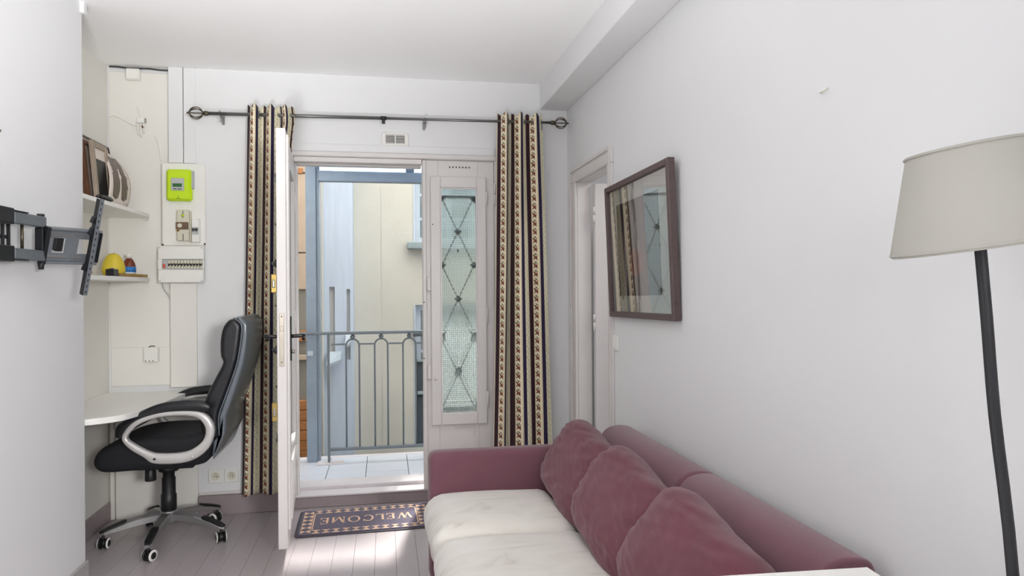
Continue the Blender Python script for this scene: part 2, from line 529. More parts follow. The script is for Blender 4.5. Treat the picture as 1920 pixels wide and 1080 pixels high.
class MB:
    def __init__(self):
        self.v, self.f, self.mi, self.mats, self.sm, self.uv = [], [], [], [], [], {}

    def _m(self, mt):
        if mt is None:
            return 0
        if mt not in self.mats:
            self.mats.append(mt)
        return self.mats.index(mt)

    def add(self, vs, fs, mt=None, smooth=False):
        o = len(self.v)
        k = self._m(mt)
        self.v += [tuple(p) for p in vs]
        for f in fs:
            self.f.append(tuple(o + i for i in f))
            self.mi.append(k)
            self.sm.append(smooth)
        return self

    def box(self, x0, x1, y0, y1, z0, z1, mt=None, c=0.0, T=None):
        """box; c > 0 gives every edge a small chamfer"""
        if x0 > x1: x0, x1 = x1, x0
        if y0 > y1: y0, y1 = y1, y0
        if z0 > z1: z0, z1 = z1, z0
        if c <= 0:
            vs = [(x0, y0, z0), (x1, y0, z0), (x1, y1, z0), (x0, y1, z0), (x0, y0, z1), (x1, y0, z1), (x1, y1, z1), (x0, y1, z1)]
            fs = [(0, 3, 2, 1), (4, 5, 6, 7), (0, 1, 5, 4), (1, 2, 6, 5), (2, 3, 7, 6), (3, 0, 4, 7)]
        else:
            c = min(c, (x1 - x0) * 0.45, (y1 - y0) * 0.45, (z1 - z0) * 0.45)
            vs, idx = [], {}
            for i, X in enumerate((x0, x1)):
                for j, Yv in enumerate((y0, y1)):
                    for k, Z in enumerate((z0, z1)):
                        sx, sy, sz = (c if i == 0 else -c), (c if j == 0 else -c), (c if k == 0 else -c)
                        idx[i, j, k, 0] = len(vs); vs.append((X, Yv + sy, Z + sz))
                        idx[i, j, k, 1] = len(vs); vs.append((X + sx, Yv, Z + sz))
                        idx[i, j, k, 2] = len(vs); vs.append((X + sx, Yv + sy, Z))
            fs = []
            for a in (0, 1):
                fs.append([idx[a, 0, 0, 0], idx[a, 1, 0, 0], idx[a, 1, 1, 0], idx[a, 0, 1, 0]])
                fs.append([idx[0, a, 0, 1], idx[1, a, 0, 1], idx[1, a, 1, 1], idx[0, a, 1, 1]])
                fs.append([idx[0, 0, a, 2], idx[1, 0, a, 2], idx[1, 1, a, 2], idx[0, 1, a, 2]])
            for a in (0, 1):
                for d in (0, 1):
                    fs.append([idx[a, d, 0, 0], idx[a, d, 1, 0], idx[a, d, 1, 1], idx[a, d, 0, 1]])
                    fs.append([idx[a, 0, d, 0], idx[a, 1, d, 0], idx[a, 1, d, 2], idx[a, 0, d, 2]])
                    fs.append([idx[0, a, d, 1], idx[1, a, d, 1], idx[1, a, d, 2], idx[0, a, d, 2]])
            for i in (0, 1):
                for j in (0, 1):
                    for k in (0, 1):
                        fs.append([idx[i, j, k, 0], idx[i, j, k, 1], idx[i, j, k, 2]])
        if T is not None:
            vs = [T @ Vector(p) for p in vs]
        return self.add(vs, fs, mt)

    def tube(self, pts, r, n=10, mt=None, closed=False, caps=True, hint=None, flat=None, smooth=True):
        """round (or, with flat=(a,b) radii, elliptic) tube along points; r may be a list"""
        pts = [Vector(p) for p in pts]
        N = len(pts)
        rs = r if isinstance(r, (list, tuple)) else [r] * N
        rings = []
        px = None
        for i, p in enumerate(pts):
            if closed:
                d = pts[(i + 1) % N] - pts[i - 1]
            else:
                d = pts[min(i + 1, N - 1)] - pts[max(i - 1, 0)]
            d = d.normalized()
            if hint is not None:
                x = Vector(hint).cross(d)
                if x.length < 1e-5:
                    x = px
                x = x.normalized()
            elif px is None:
                x = frame_of(d)[0]
            else:
                x = (px - d * px.dot(d)).normalized()
            px = x
            y = d.cross(x)
            rad = rs[i]
            a, bb = rad if isinstance(rad, (tuple, list)) else (rad, rad)
            if flat and not isinstance(rad, (tuple, list)):
                a, bb = rad * flat[0], rad * flat[1]
            rings.append([p + x * (a * cos(2 * pi * k / n)) + y * (bb * sin(2 * pi * k / n)) for k in range(n)])
        vs = [q for rg in rings for q in rg]
        fs = []
        for i in range(N if closed else N - 1):
            a, c = i * n, ((i + 1) % N) * n
            for k in range(n):
                fs.append((a + k, a + (k + 1) % n, c + (k + 1) % n, c + k))
        self.add(vs, fs, mt, smooth)
        if caps and not closed:
            o = len(self.v) - len(vs)
            km = self._m(mt)
            self.f.append(tuple(o + k for k in reversed(range(n))))
            self.f.append(tuple(o + (N - 1) * n + k for k in range(n)))
            self.mi += [km, km]
            self.sm += [False, False]
        return self

    def cyl(self, a, b, r, n=16, mt=None, r1=None):
        return self.tube([a, b], [r, r if r1 is None else r1], n, mt)

    def lathe(self, prof, loc=(0, 0, 0), axis=(0, 0, 1), n=24, mt=None, smooth=True, caps=True):
        """profile of (radius, height) turned about the axis"""
        x, y, d = frame_of(axis)
        o = Vector(loc)
        vs, fs = [], []
        for r, h in prof:
            for k in range(n):
                a = 2 * pi * k / n
                vs.append(o + d * h + x * (r * cos(a)) + y * (r * sin(a)))
        for i in range(len(prof) - 1):
            for k in range(n):
                fs.append((i * n + k, i * n + (k + 1) % n, (i + 1) * n + (k + 1) % n, (i + 1) * n + k))
        if caps:
            if prof[0][0] > 1e-6:
                fs.append(tuple(reversed(range(n))))
            if prof[-1][0] > 1e-6:
                fs.append(tuple((len(prof) - 1) * n + k for k in range(n)))
        return self.add(vs, fs, mt, smooth)

    def prism(self, poly, a, b, plane='xz', mt=None, smooth=False):
        """extrude a 2-D outline: plane 'xz' along y, 'xy' along z, 'yz' along x"""
        def p3(p, t):
            if plane == 'xz': return (p[0], t, p[1])
            if plane == 'xy': return (p[0], p[1], t)
            return (t, p[0], p[1])
        n = len(poly)
        vs = [p3(p, a) for p in poly] + [p3(p, b) for p in poly]
        fs = [tuple(range(n)), tuple(reversed(range(n, 2 * n)))]
        fs += [(i, i + n, (i + 1) % n + n, (i + 1) % n) for i in range(n)]
        return self.add(vs, fs, mt, smooth)

    def soft_prism(self, poly, y0, y1, r, mt=None, seg=4):
        """outline in xz extruded along y with rounded-over end rims"""
        n = len(poly)
        nor = []
        area2 = sum(poly[i][0] * poly[(i + 1) % n][1] - poly[(i + 1) % n][0] * poly[i][1] for i in range(n))
        sg = 1 if area2 > 0 else -1
        for i in range(n):
            t = Vector(poly[(i + 1) % n]) - Vector(poly[i - 1])
            t.normalize()
            nor.append(Vector((-t.y, t.x)) * sg)
        sl = []
        for k in range(seg + 1):
            a = pi / 2 * k / seg
            sl.append((y0 + r - r * cos(a) if False else y0 + r * (1 - sin(a)), r * (1 - cos(a))))
        sl = [(y0 + r * (1 - cos(pi / 2 * k / seg)), r * (1 - sin(pi / 2 * k / seg))) for k in range(seg + 1)]
        sl += [(y0 + y1 - a, o) for a, o in reversed(sl)]
        vs = []
        for yy, off in sl:
            for i in range(n):
                p = Vector(poly[i]) + nor[i] * off
                vs.append((p.x, yy, p.y))
        fs = []
        for s in range(len(sl) - 1):
            for i in range(n):
                fs.append((s * n + i, (s + 1) * n + i, (s + 1) * n + (i + 1) % n, s * n + (i + 1) % n))
        self.add(vs, fs, mt, True)
        o = len(self.v) - len(vs)
        km = self._m(mt)
        self.f.append(tuple(o + i for i in range(n)))
        self.f.append(tuple(o + (len(sl) - 1) * n + i for i in reversed(range(n))))
        self.mi += [km, km]
        self.sm += [False, False]
        return self

    def build(self, name, mt=None, parent=None, smooth=None, bevel=0.0, fix=True):
        me = bpy.data.meshes.new(name)
        me.from_pydata(self.v, [], self.f)
        mats = list(self.mats)
        if mt is not None and not mats:
            mats = [mt]
        for q in mats:
            me.materials.append(q)
        if len(mats) > 1:
            me.polygons.foreach_set('material_index', self.mi)
        sm = self.sm if smooth is None else [smooth] * len(self.f)
        me.polygons.foreach_set('use_smooth', sm)
        if fix:
            bm = bmesh.new()
            bm.from_mesh(me)
            bmesh.ops.recalc_face_normals(bm, faces=bm.faces)
            bm.to_mesh(me)
            bm.free()
        me.update()
        o = bpy.data.objects.new(name, me)
        COL.objects.link(o)
        if parent is not None:
            o.parent = parent
        if bevel:
            b = o.modifiers.new('round', 'BEVEL')
            b.width = bevel
            b.segments = 3
            b.limit_method = 'ANGLE'
            b.angle_limit = radians(35)
        return o


def tag(o, label=None, cat=None, group=None, kind=None):
    if label: o['label'] = label
    if cat: o['category'] = cat
    if group: o['group'] = group
    if kind: o['kind'] = kind
    return o


def empty(name, loc=(0, 0, 0), label=None, cat=None, group=None, kind=None, rot=(0, 0, 0)):
    o = bpy.data.objects.new(name, None)
    o.empty_display_size = 0.1
    COL.objects.link(o)
    o.location = loc
    o.rotation_euler = rot
    return tag(o, label, cat, group, kind)


def copy_tree(o, parent=None):
    c = o.copy()
    COL.objects.link(c)
    c.parent = parent
    for ch in list(o.children):
        copy_tree(ch, c)
    return c


def under(o, root):
    """parent o (built in world coordinates) to root without moving it"""
    o.parent = root
    o.matrix_parent_inverse = Matrix.LocRotScale(root.location, root.rotation_euler, None).inverted()
    return o


def struct(name, mb, mt, bevel=0.0):
    return tag(mb.build(name, mt, bevel=bevel), kind='structure')


def smooth_closed(pts, n=4):
    """Catmull-Rom resample of a closed 2-D/3-D outline"""
    P = [Vector(p) for p in pts]
    out = []
    N = len(P)
    for i in range(N):
        p0, p1, p2, p3 = P[i - 1], P[i], P[(i + 1) % N], P[(i + 2) % N]
        for k in range(n):
            t = k / n
            out.append(0.5 * ((2 * p1) + (p2 - p0) * t + (2 * p0 - 5 * p1 + 4 * p2 - p3) * t * t + (3 * p1 - p0 - 3 * p2 + p3) * t ** 3))
    return out


def smooth_open(pts, n=5):
    P = [Vector(p) for p in pts]
    out = []
    for i in range(len(P) - 1):
        p1, p2 = P[i], P[i + 1]
        p0 = P[i - 1] if i else p1 * 2 - p2
        p3 = P[i + 2] if i + 2 < len(P) else p2 * 2 - p1
        for k in range(n):
            t = k / n
            out.append(0.5 * ((2 * p1) + (p2 - p0) * t + (2 * p0 - 5 * p1 + 4 * p2 - p3) * t * t + (3 * p1 - p0 - 3 * p2 + p3) * t ** 3))
    out.append(P[-1])
    return out


# ------------------------------------------------------------------ room shell
XL, XN, XR = -1.35, -1.585, 1.18         # left wall, left side of the niche, right wall
YB, YN, YR = 4.38, 4.42, -2.3            # back wall, back of the niche, rear wall
YE = 3.47                                # where the left wall stops and the niche begins
ZC = 2.65

# floor: boards running towards the balcony door
mb = MB().box(XN - 0.2, XR + 0.1, YR - 0.1, YN + 0.1, -0.12, -0.022)
floor = struct('floor', mb, M['gap'])
W = 0.1035
x = XN - 0.02
pm = MB().box(0, W - 0.0008, 0, 3.35, -0.022, 0, c=0.0009).build('plank', M['plank'], floor)
first = True
i = 0
while x < XR:
    for seg in range(2):
        p = pm if first else pm.copy()
        if not first:
            COL.objects.link(p)
        first = False
        p.location = (x, YR - 0.05 + seg * 3.352 + (0.0 if i % 2 else 0.0), random.uniform(-0.0006, 0.0004))
    x += W
    i += 1
# short piece by the back wall
for k in range(i):
    p = pm.copy()
    COL.objects.link(p)
    p.scale = (1, 0.03, 1)
    p.location = (XN - 0.02 + k * W, YR - 0.05 + 2 * 3.352, 0)

struct('ceiling', MB().box(XN - 0.2, XR + 0.2, YR - 0.1, YN + 0.3, ZC, ZC + 0.15), M['ceiling'])

# back wall with the balcony door opening (x -0.56..0.70, z 0..2.17)
OX0, OX1, OZ = -0.565, 0.70, 2.155
mb = MB()
mb.box(-1.09, OX0, YB, YB + 0.26, 0, ZC)
mb.box(OX1, XR + 0.15, YB, YB + 0.26, 0, ZC)
mb.box(OX0, OX1, YB, YB + 0.26, OZ, ZC)
mb.box(XN - 0.15, -1.09, YN, YB + 0.26, 0, ZC)
struct('wall_back', mb, M['wall'])

# left wall (near part) and the niche behind its end
mb = MB()
mb.box(XL - 0.30, XL, YR, YE, 0, ZC)
struct('wall_left', mb, M['wall'])
struct('wall_niche', MB().box(XN - 0.12, XN, YE - 0.01, YN + 0.05, 0, ZC), M['wall_warm'])
struct('trim_1', MB().box(XL - 0.03, XL + 0.018, YE - 0.02, YE + 0.012, 2.60, ZC), M['wall'])

# right wall with the side doorway (y 3.51..4.14)
DY0, DY1, DZ = 3.515, 4.14, 1.985
mb = MB()
mb.box(XR, XR + 0.085, YR, DY0 - 0.03, 0, ZC)
mb.box(XR, XR + 0.085, DY1 + 0.03, YB + 0.26, 0, ZC)
mb.box(XR, XR + 0.085, DY0 - 0.03, DY1 + 0.03, DZ + 0.03, ZC)
struct('wall_right', mb, M['wall'])

# boxed beam along the right wall under the ceiling
struct('trim_2', MB().box(0.998, XR, YR, YB, 2.485, ZC), M['wall'], bevel=0.006)

# rear wall behind the camera
struct('wall_rear', MB().box(XN - 0.2, XR + 0.14, YR - 0.2, YR, 0, ZC), M['wall'])

# baseboards
def baseboard(name, x0, x1, y0, y1, z0, z1, mt):
    return struct(name, MB().box(x0, x1, y0, y1, z0, z1, c=0.004), mt)


baseboard('baseboard_left', XL, XL + 0.014, YR, YE + 0.004, 0.0, 0.105, M['greybase'])
baseboard('baseboard_niche', XN, XN + 0.014, 3.48, YN, 0.0, 0.105, M['mauve'])
baseboard('baseboard_back', -1.088, -0.575, YB - 0.022, YB, 0.0, 0.118, M['mauve'])
baseboard('baseboard_right', XR - 0.014, XR, YR, 3.45, 0.0, 0.10, M['greybase'])
baseboard('baseboard_corner', 0.71, XR, YB - 0.022, YB, 0.0, 0.11, M['mauve'])
struct('trim_3', MB().box(-1.086, -0.60, YB - 0.012, YB, 0.119, 0.138, c=0.003), M['joinery'])

# step under the balcony door, and its pale sill
struct('trim_4', MB().box(OX0, OX1, 4.385, YB + 0.27, 0.0, 0.066, c=0.004), M['mauve'])
struct('trim_5', MB().box(OX0, OX1, 4.378, 4.50, 0.0665, 0.078, c=0.003).box(OX0, OX1, 4.50, 4.66, 0.0665, 0.100, c=0.004), M['stone'])

# duct casing and pipe chase on the niche back wall
mb = MB()
mb.box(-1.238, -1.160, YN - 0.055, YN, 2.085, ZC - 0.001, c=0.003)
mb.box(-1.156, -1.09, YN - 0.05, YN, 2.085, ZC - 0.001, c=0.003)
struct('trim_6', mb, M['wall'])
struct('trim_7', MB().box(-1.235, -1.088, YN - 0.055, YN, 0.765, 1.378, c=0.003), M['wall_warm'])
struct('trim_8', MB().box(-1.545, -1.088, YN - 0.03, YN, 0.0, 0.715, c=0.003).box(-1.575, -1.552, YN - 0.03, YN, 0.0, 0.715, c=0.003), M['wall_warm'])
struct('trim_9', MB().box(-1.570, -1.242, YN - 0.012, YN, 0.775, 1.0, c=0.002).box(-1.575, -1.243, YN - 0.008, YN, 1.0, 2.62, c=0.002), M['wall_warm'])

# ------------------------------------------------------------------ balcony door: frame, casing, two leaves
mb = MB()
mb.box(-0.563, -0.532, 4.335, 4.50, 0.079, 2.142, c=0.003)         # left jamb
mb.box(-0.5315, 0.236, 4.36, 4.50, 2.112, 2.142, c=0.003)          # head
mb.box(-0.5315, -0.524, 4.42, 4.50, 0.079, 2.111, c=0.002)         # inner rebate
mb.box(-0.5235, 0.236, 4.43, 4.50, 2.104, 2.1115, c=0.002)
df = struct('trim_10', mb, M['joinery'])
mb = MB()
mb.box(-0.575, 0.72, 4.352, 4.379, 2.1435, 2.176, c=0.006)
mb.box(0.696, 0.722, 4.352, 4.379, 0.079, 2.143, c=0.006)
struct('trim_11', mb, M['joinery'])
struct('trim_12', MB().box(-0.545, 0.70, 4.366, 4.379, 2.178, 2.225, c=0.003), M['wall'])

GRX = 0.0


def grille(parent, x0, x1, y, z0, z1, to_world=True):
    """ornamental iron grille: crossed bars with a faceted stud at every crossing"""
    mb = MB()
    xc = (x0 + x1) / 2
    n = 3
    top, bot = z1 - 0.055, z0 + 0.075
    h = (top - bot) / n
    mb.box(x0 - 0.02, x1 + 0.02, y - 0.008, y + 0.008, top, top + 0.014)
    mb.box(x0 - 0.02, x1 + 0.02, y - 0.008, y + 0.008, bot - 0.02, bot - 0.006)
    nodes = []
    for k in range(n):
        zb = bot + k * h
        for (xa, xb) in ((x0 + 0.012, x1 - 0.012), (x1 - 0.012, x0 + 0.012)):
            mb.tube([(xa, y, zb), (xb, y, zb + h)], 0.0033, 6)
        nodes.append((xc, zb + h / 2))
        if k:
            nodes += [(x0 + 0.012, zb), (x1 - 0.012, zb)]
    o1 = mb.build('grille_bars', M['iron'], parent)
    # corner brackets
    mb = MB()
    for s, xx in ((1, x0 - 0.01), (-1, x1 + 0.01)):
        mb.prism([(xx, top + 0.004), (xx + s * 0.05, top + 0.004), (xx + s * 0.012, top - 0.03), (xx, top - 0.03)], y - 0.006, y + 0.006, 'xz')
        mb.prism([(xx, bot - 0.008), (xx + s * 0.03, bot - 0.008), (xx + s * 0.012, bot + 0.02), (xx, bot + 0.02)], y - 0.006, y + 0.006, 'xz')
    mb.build('grille_bracket', M['iron'], parent)
    for (xx, zz) in nodes:
        s = MB().lathe([(0.0, -0.021), (0.012, -0.012), (0.023, 0.0), (0.023, 0.006), (0.010, 0.014), (0.006, 0.022), (0.0, 0.024)],
                       (xx, y - 0.004, zz), (0, 0, 1), 8, smooth=False)
        s.build('grille_stud', M['iron'], parent)


# fixed right leaf
d2 = tag(empty('door_2', (0.47, 4.37, 0.08)), kind='structure')


def on(root, mb, name, mt, bevel=0.0, label=None):
    o = under(mb.build(name, mt, bevel=bevel), root)
    if label:
        o['label'] = label
    return o


LX0, LX1 = 0.238, 0.694
gx0, gx1, gz0, gz1 = 0.352, 0.580, 0.548, 1.966
mb = MB()
mb.box(LX0, gx0 - 0.012, 4.372, 4.412, 0.08, 2.141, c=0.003)
mb.box(gx1 + 0.012, LX1, 4.372, 4.412, 0.08, 2.141, c=0.003)
mb.box(gx0 - 0.012, gx1 + 0.012, 4.372, 4.412, gz1 + 0.012, 2.141, c=0.002)
mb.box(gx0 - 0.012, gx1 + 0.012, 4.372, 4.412, 0.08, gz0 - 0.012, c=0.002)
on(d2, mb, 'leaf_frame', M['joinery'])
mb = MB()       # astragal strip covering the meeting edge
mb.box(0.240, 0.262, 4.355, 4.3715, 0.08, 2.138, c=0.004)
on(d2, mb, 'meeting_strip', M['joinery'])
mb = MB()       # raised casement that carries the glass
mb.box(0.288, gx0, 4.348, 4.3715, 0.478, 2.038, c=0.005)
mb.box(gx1, 0.640, 4.348, 4.3715, 0.478, 2.038, c=0.005)
mb.box(gx0, gx1, 4.348, 4.3715, gz1, 2.038, c=0.005)
mb.box(gx0, gx1, 4.348, 4.3715, 0.478, gz0, c=0.005)
on(d2, mb, 'casement_frame', M['joinery'])
mb = MB()       # glazing bead
mb.box(gx0, gx0 + 0.006, 4.352, 4.368, gz0 + 0.006, gz1 - 0.006)
mb.box(gx1 - 0.006, gx1, 4.352, 4.368, gz0 + 0.006, gz1 - 0.006)
mb.box(gx0, gx1, 4.352, 4.368, gz1 - 0.006, gz1)
mb.box(gx0, gx1, 4.352, 4.368, gz0, gz0 + 0.006)
on(d2, mb, 'glazing_bead', M['joinery'])
on(d2, MB().box(gx0 - 0.006, gx1 + 0.006, 4.378, 4.384, gz0 - 0.006, gz1 + 0.006), 'pane', M['ribbed_glass'], label='square-ribbed privacy glass pane')
g = bpy.data.objects.new('grille', None)
COL.objects.link(g)
under(g, d2)
g['label'] = 'crossed iron grille with faceted studs behind the glass'
grille(g, gx0, gx1, 4.416, gz0, gz1)
on(d2, MB().box(0.457, 0.468, 4.386, 4.388, 1.565, 1.583), 'sticker', M['brown_plastic'], label='small brown square sticker')
for k in range(7):
    xx = 0.413 + k * 0.0205
    on(d2, MB().lathe([(0.0045, 0), (0.0045, 0.0022)], (xx, 4.3718, 2.100), (0, -1, 0), 10), 'vent_hole', M['dark'])
for (xx, zz, h) in ((0.643, 1.905, 0.085), (0.643, 1.165, 0.10), (0.643, 0.63, 0.10)):
    on(d2, MB().tube([(xx, 4.352, zz - h / 2), (xx, 4.352, zz + h / 2)], 0.006, 10), 'casement_hinge', M['joinery'])
for (xx, zz, h) in ((0.697, 1.93, 0.14), (0.697, 1.13, 0.14)):
    on(d2, MB().tube([(xx, 4.345, zz - h / 2), (xx, 4.345, zz - 0.002)], 0.007, 10).tube([(xx, 4.345, zz + 0.002), (xx, 4.345, zz + h / 2)], 0.007, 10), 'door_hinge', M['joinery'])
for zz, hh in ((1.365, 0.095), (0.815, 0.095)):
    on(d2, MB().box(0.263, 0.2875, 4.342, 4.3715, zz - hh / 2, zz + hh / 2, c=0.006), 'latch_cover', M['joinery'])
on(d2, MB().lathe([(0.0, 0.010), (0.006, 0.010), (0.011, 0.006), (0.013, 0)], (0.316, 4.348, 0.773), (0, -1, 0), 16), 'lock_escutcheon', M['joinery'])
for (xx, zz) in ((0.302, 1.736), (0.245, 1.25), (0.243, 0.90)):
    on(d2, MB().lathe([(0.004, 0), (0.004, 0.002)], (xx, 4.348 if xx > 0.3 else 4.3545, zz), (0, -1, 0), 8), 'screw_hole', M['dark'])
on(d2, MB().box(0.43, 0.56, 4.366, 4.3715, 0.455, 0.462, c=0.002).box(0.55, 0.556, 4.366, 4.3715, 0.40, 0.455, c=0.002), 'paint_ridge', M['joinery'])

# open left leaf: built in its own frame (x = along the leaf from the hinge, y = thickness towards the left), then swung
LW, LT, LZ0, LZ1 = 0.80, 0.045, 0.083, 2.115
HX, HY = -0.527, 4.285
ang = math.atan2(3.475 - HY, -0.462 - HX)      # direction of the leaf seen from above
d1 = tag(empty('door_1', (HX, HY, 0), rot=(0, 0, ang)), kind='structure')
# local x runs to the free edge, local +y is on the right-hand (door-opening) side


def leaf(mb, name, mt, label=None):
    o = mb.build(name, mt, d1)
    if label:
        o['label'] = label
    return o


a0, a1 = 0.12, LW - 0.12
mb = MB()
mb.box(0, a0, -LT, 0, LZ0, LZ1, c=0.003)
mb.box(a1, LW, -LT, 0, LZ0, LZ1, c=0.003)
mb.box(a0, a1, -LT, 0, LZ1 - 0.14, LZ1, c=0.002)
mb.box(a0, a1, -LT, 0, LZ0, 0.50, c=0.002)
leaf(mb, 'leaf_frame', M['joinery'])
mb = MB()
mb.box(a0, a0 + 0.02, -0.012, 0.012, 0.50, LZ1 - 0.14, c=0.004)
mb.box(a1 - 0.02, a1, -0.012, 0.012, 0.50, LZ1 - 0.14, c=0.004)
mb.box(a0 + 0.02, a1 - 0.02, -0.012, 0.012, LZ1 - 0.16, LZ1 - 0.14, c=0.004)
mb.box(a0 + 0.02, a1 - 0.02, -0.012, 0.012, 0.50, 0.52, c=0.004)
leaf(mb, 'glazing_moulding', M['joinery'])
mb = MB()
mb.box(LW - 0.055, LW - 0.001, 0.0005, 0.014, LZ0 + 0.09, LZ1 - 0.03, c=0.004)   # rebate strip on the free stile
mb.box(0.10, LW - 0.09, 0.0005, 0.010, 0.15, 0.43, c=0.006)                       # lower raised panel
mb.box(LW - 0.055, LW - 0.02, 0.0005, 0.022, 0.22, 0.50, c=0.004)
leaf(mb, 'applied_moulding', M['joinery'])
leaf(MB().box(a0 + 0.001, a1 - 0.001, -0.026, -0.020, 0.501, LZ1 - 0.141), 'pane', M['ribbed_glass'], 'square-ribbed privacy glass pane')
g1 = bpy.data.objects.new('grille', None)
COL.objects.link(g1)
g1.parent = d1
grille(g1, a0 + 0.02, a1 - 0.02, -0.052, 0.52, LZ1 - 0.16)
# mortice lock plate on the free edge
mb = MB().box(LW, LW + 0.003, -0.034, -0.012, 0.965, 1.22, c=0.001)
leaf(mb, 'lock_plate', M['steel'], 'brushed steel lock plate on the door edge')
leaf(MB().box(LW + 0.002, LW + 0.009, -0.030, -0.016, 1.135, 1.160, c=0.001), 'lock_bolt', M['steel'])
for zz in (1.205, 0.985):
    leaf(MB().lathe([(0.003, 0), (0.003, 0.0015)], (LW + 0.003, -0.023, zz), (1, 0, 0), 8), 'screw', M['dark'])
mb = MB().box(LW - 0.085, LW - 0.045, 0.0142, 0.020, 0.985, 1.205, c=0.003)
leaf(mb, 'handle_plate', M['black_handle'], 'black backplate of the door handle')
for s, y0, nm in ((1, 0.018, 'lever_handle'), (-1, -LT - 0.001, 'lever_handle')):
    xk = LW - 0.065
    pts = smooth_open([(xk, y0, 1.105), (xk, y0 + s * 0.045, 1.107), (xk - 0.012, y0 + s * 0.058, 1.108), (xk - 0.05, y0 + s * 0.060, 1.105),
                       (xk - 0.095, y0 + s * 0.058, 1.094), (xk - 0.108, y0 + s * 0.054, 1.082)])
    leaf(MB().tube(pts, 0.0095, 10), nm, M['black_handle'], 'curved black door lever')
leaf(MB().tube([(LW - 0.065, 0.018, 1.03), (LW - 0.065, 0.034, 1.03)], 0.010, 12), 'key_cylinder', M['steel'])
# brass keeps of the bolt on the left face
for zz in (1.365, 0.745):
    k = leaf(MB().box(LW - 0.02, LW - 0.004, -LT - 0.026, -LT + 0.0005, zz - 0.045, zz + 0.045, c=0.003), 'bolt_keep', M['brass'], 'worn brass bolt keep')
    kk = MB().box(LW - 0.028, LW + 0.004, -LT - 0.020, -LT - 0.006, zz - 0.022, zz + 0.018, c=0.004).build('bolt', M['steel'], d1)
    kk.parent = k
for zz in (0.35, 1.15, 1.85):
    leaf(MB().tube([(0.0, 0.006, zz - 0.06), (0.0, 0.006, zz + 0.06)], 0.008, 10), 'hinge', M['joinery'])

# ------------------------------------------------------------------ side doorway in the right wall
mb = MB()
mb.box(XR - 0.018, XR, 3.455, DY0, 0, DZ, c=0.004)
mb.box(XR - 0.018, XR, DY1, 4.235, 0, DZ, c=0.004)
mb.box(XR - 0.018, XR, 3.455, 4.235, DZ + 0.0005, 2.073, c=0.004)
mb.box(XR - 0.026, XR - 0.0185, 3.455, 3.475, 0, 2.073, c=0.002)
mb.box(XR - 0.026, XR - 0.0185, 4.215, 4.235, 0, 2.073, c=0.002)
mb.box(XR - 0.026, XR - 0.0185, 3.476, 4.214, 2.053, 2.073, c=0.002)
struct('trim_13', mb, M['joinery'])
mb = MB()
mb.box(XR, XR + 0.085, DY0 - 0.03, DY0, 0, DZ + 0.03)
mb.box(XR, XR + 0.085, DY1, DY1 + 0.03, 0, DZ + 0.03)
mb.box(XR, XR + 0.085, DY0, DY1, DZ, DZ + 0.03)
struct('trim_14', mb, M['joinery'])
d3 = tag(empty('door_3', (XR + 0.15, DY1 - 0.01, 0)), kind='structure')
on(d3, MB().box(XR + 0.094, XR + 0.80, DY1 - 0.055, DY1 - 0.015, 0.01, DZ - 0.012, c=0.003), 'leaf', M['joinery'])
for zz in (1.78, 1.12, 0.25):
    on(d3, MB().tube([(XR + 0.088, DY1 - 0.05, zz - 0.05), (XR + 0.088, DY1 - 0.05, zz)], 0.008, 10).tube([(XR + 0.088, DY1 - 0.05, zz + 0.003), (XR + 0.088, DY1 - 0.05, zz + 0.05)], 0.008, 10), 'hinge', M['joinery'])
# the small room beyond it
mb = MB()
mb.box(XR + 0.085, 2.9, 4.64, 4.75, 0, ZC)
mb.box(2.8, 2.9, 2.6, 4.64, 0, ZC)
mb.box(XR + 0.085, 2.9, 2.5, 2.6, 0, ZC)
struct('wall_side_room', mb, M['wall'])
struct('ceiling_side_room', MB().box(XR + 0.085, 2.9, 2.5, 4.75, ZC - 0.2, ZC + 0.15), M['ceiling'])
struct('floor_side_room', MB().box(XR + 0.05, 2.9, 2.5, 4.75, -0.12, -0.001), M['plank'])

# ------------------------------------------------------------------ balcony
ZB = 0.10
bal = tag(MB().box(-1.9, 2.6, 4.64, 5.30, -0.12, ZB - 0.012).build('balcony_floor', M['grout']), kind='structure')
tx = [-1.50, -1.09, -0.68, -0.385, -0.128, 0.156, 0.45, 0.85, 1.25, 1.65, 2.05, 2.45]
tile_proto = {}
for i in range(len(tx) - 1):
    xa, xb = tx[i], tx[i + 1]
    cuts = [4.66, 4.78, 5.235] if i in (2, 4, 6, 8) else ([4.66, 5.02, 5.235] if i != 3 else [4.66, 5.235])
    for j in range(len(cuts) - 1):
        MB().box(xa + 0.002, xb - 0.002, cuts[j] + 0.002, cuts[j + 1] - 0.002, ZB - 0.012, ZB + random.uniform(-0.001, 0.001), c=0.002).build('tile', M['tile'], bal)
MB().box(-1.9, 2.6, 5.236, 5.30, ZB - 0.011, ZB + 0.001, c=0.004).build('edge_stone', M['stone'], bal)

rl = empty('balcony_railing', (0, 5.08, ZB), 'grey iron balcony railing with round arched bars under small balls', 'railing')
YRL = 5.08


def rpart(mb, name, mt=None):
    return under(mb.build(name, mt or M['rail']), rl)


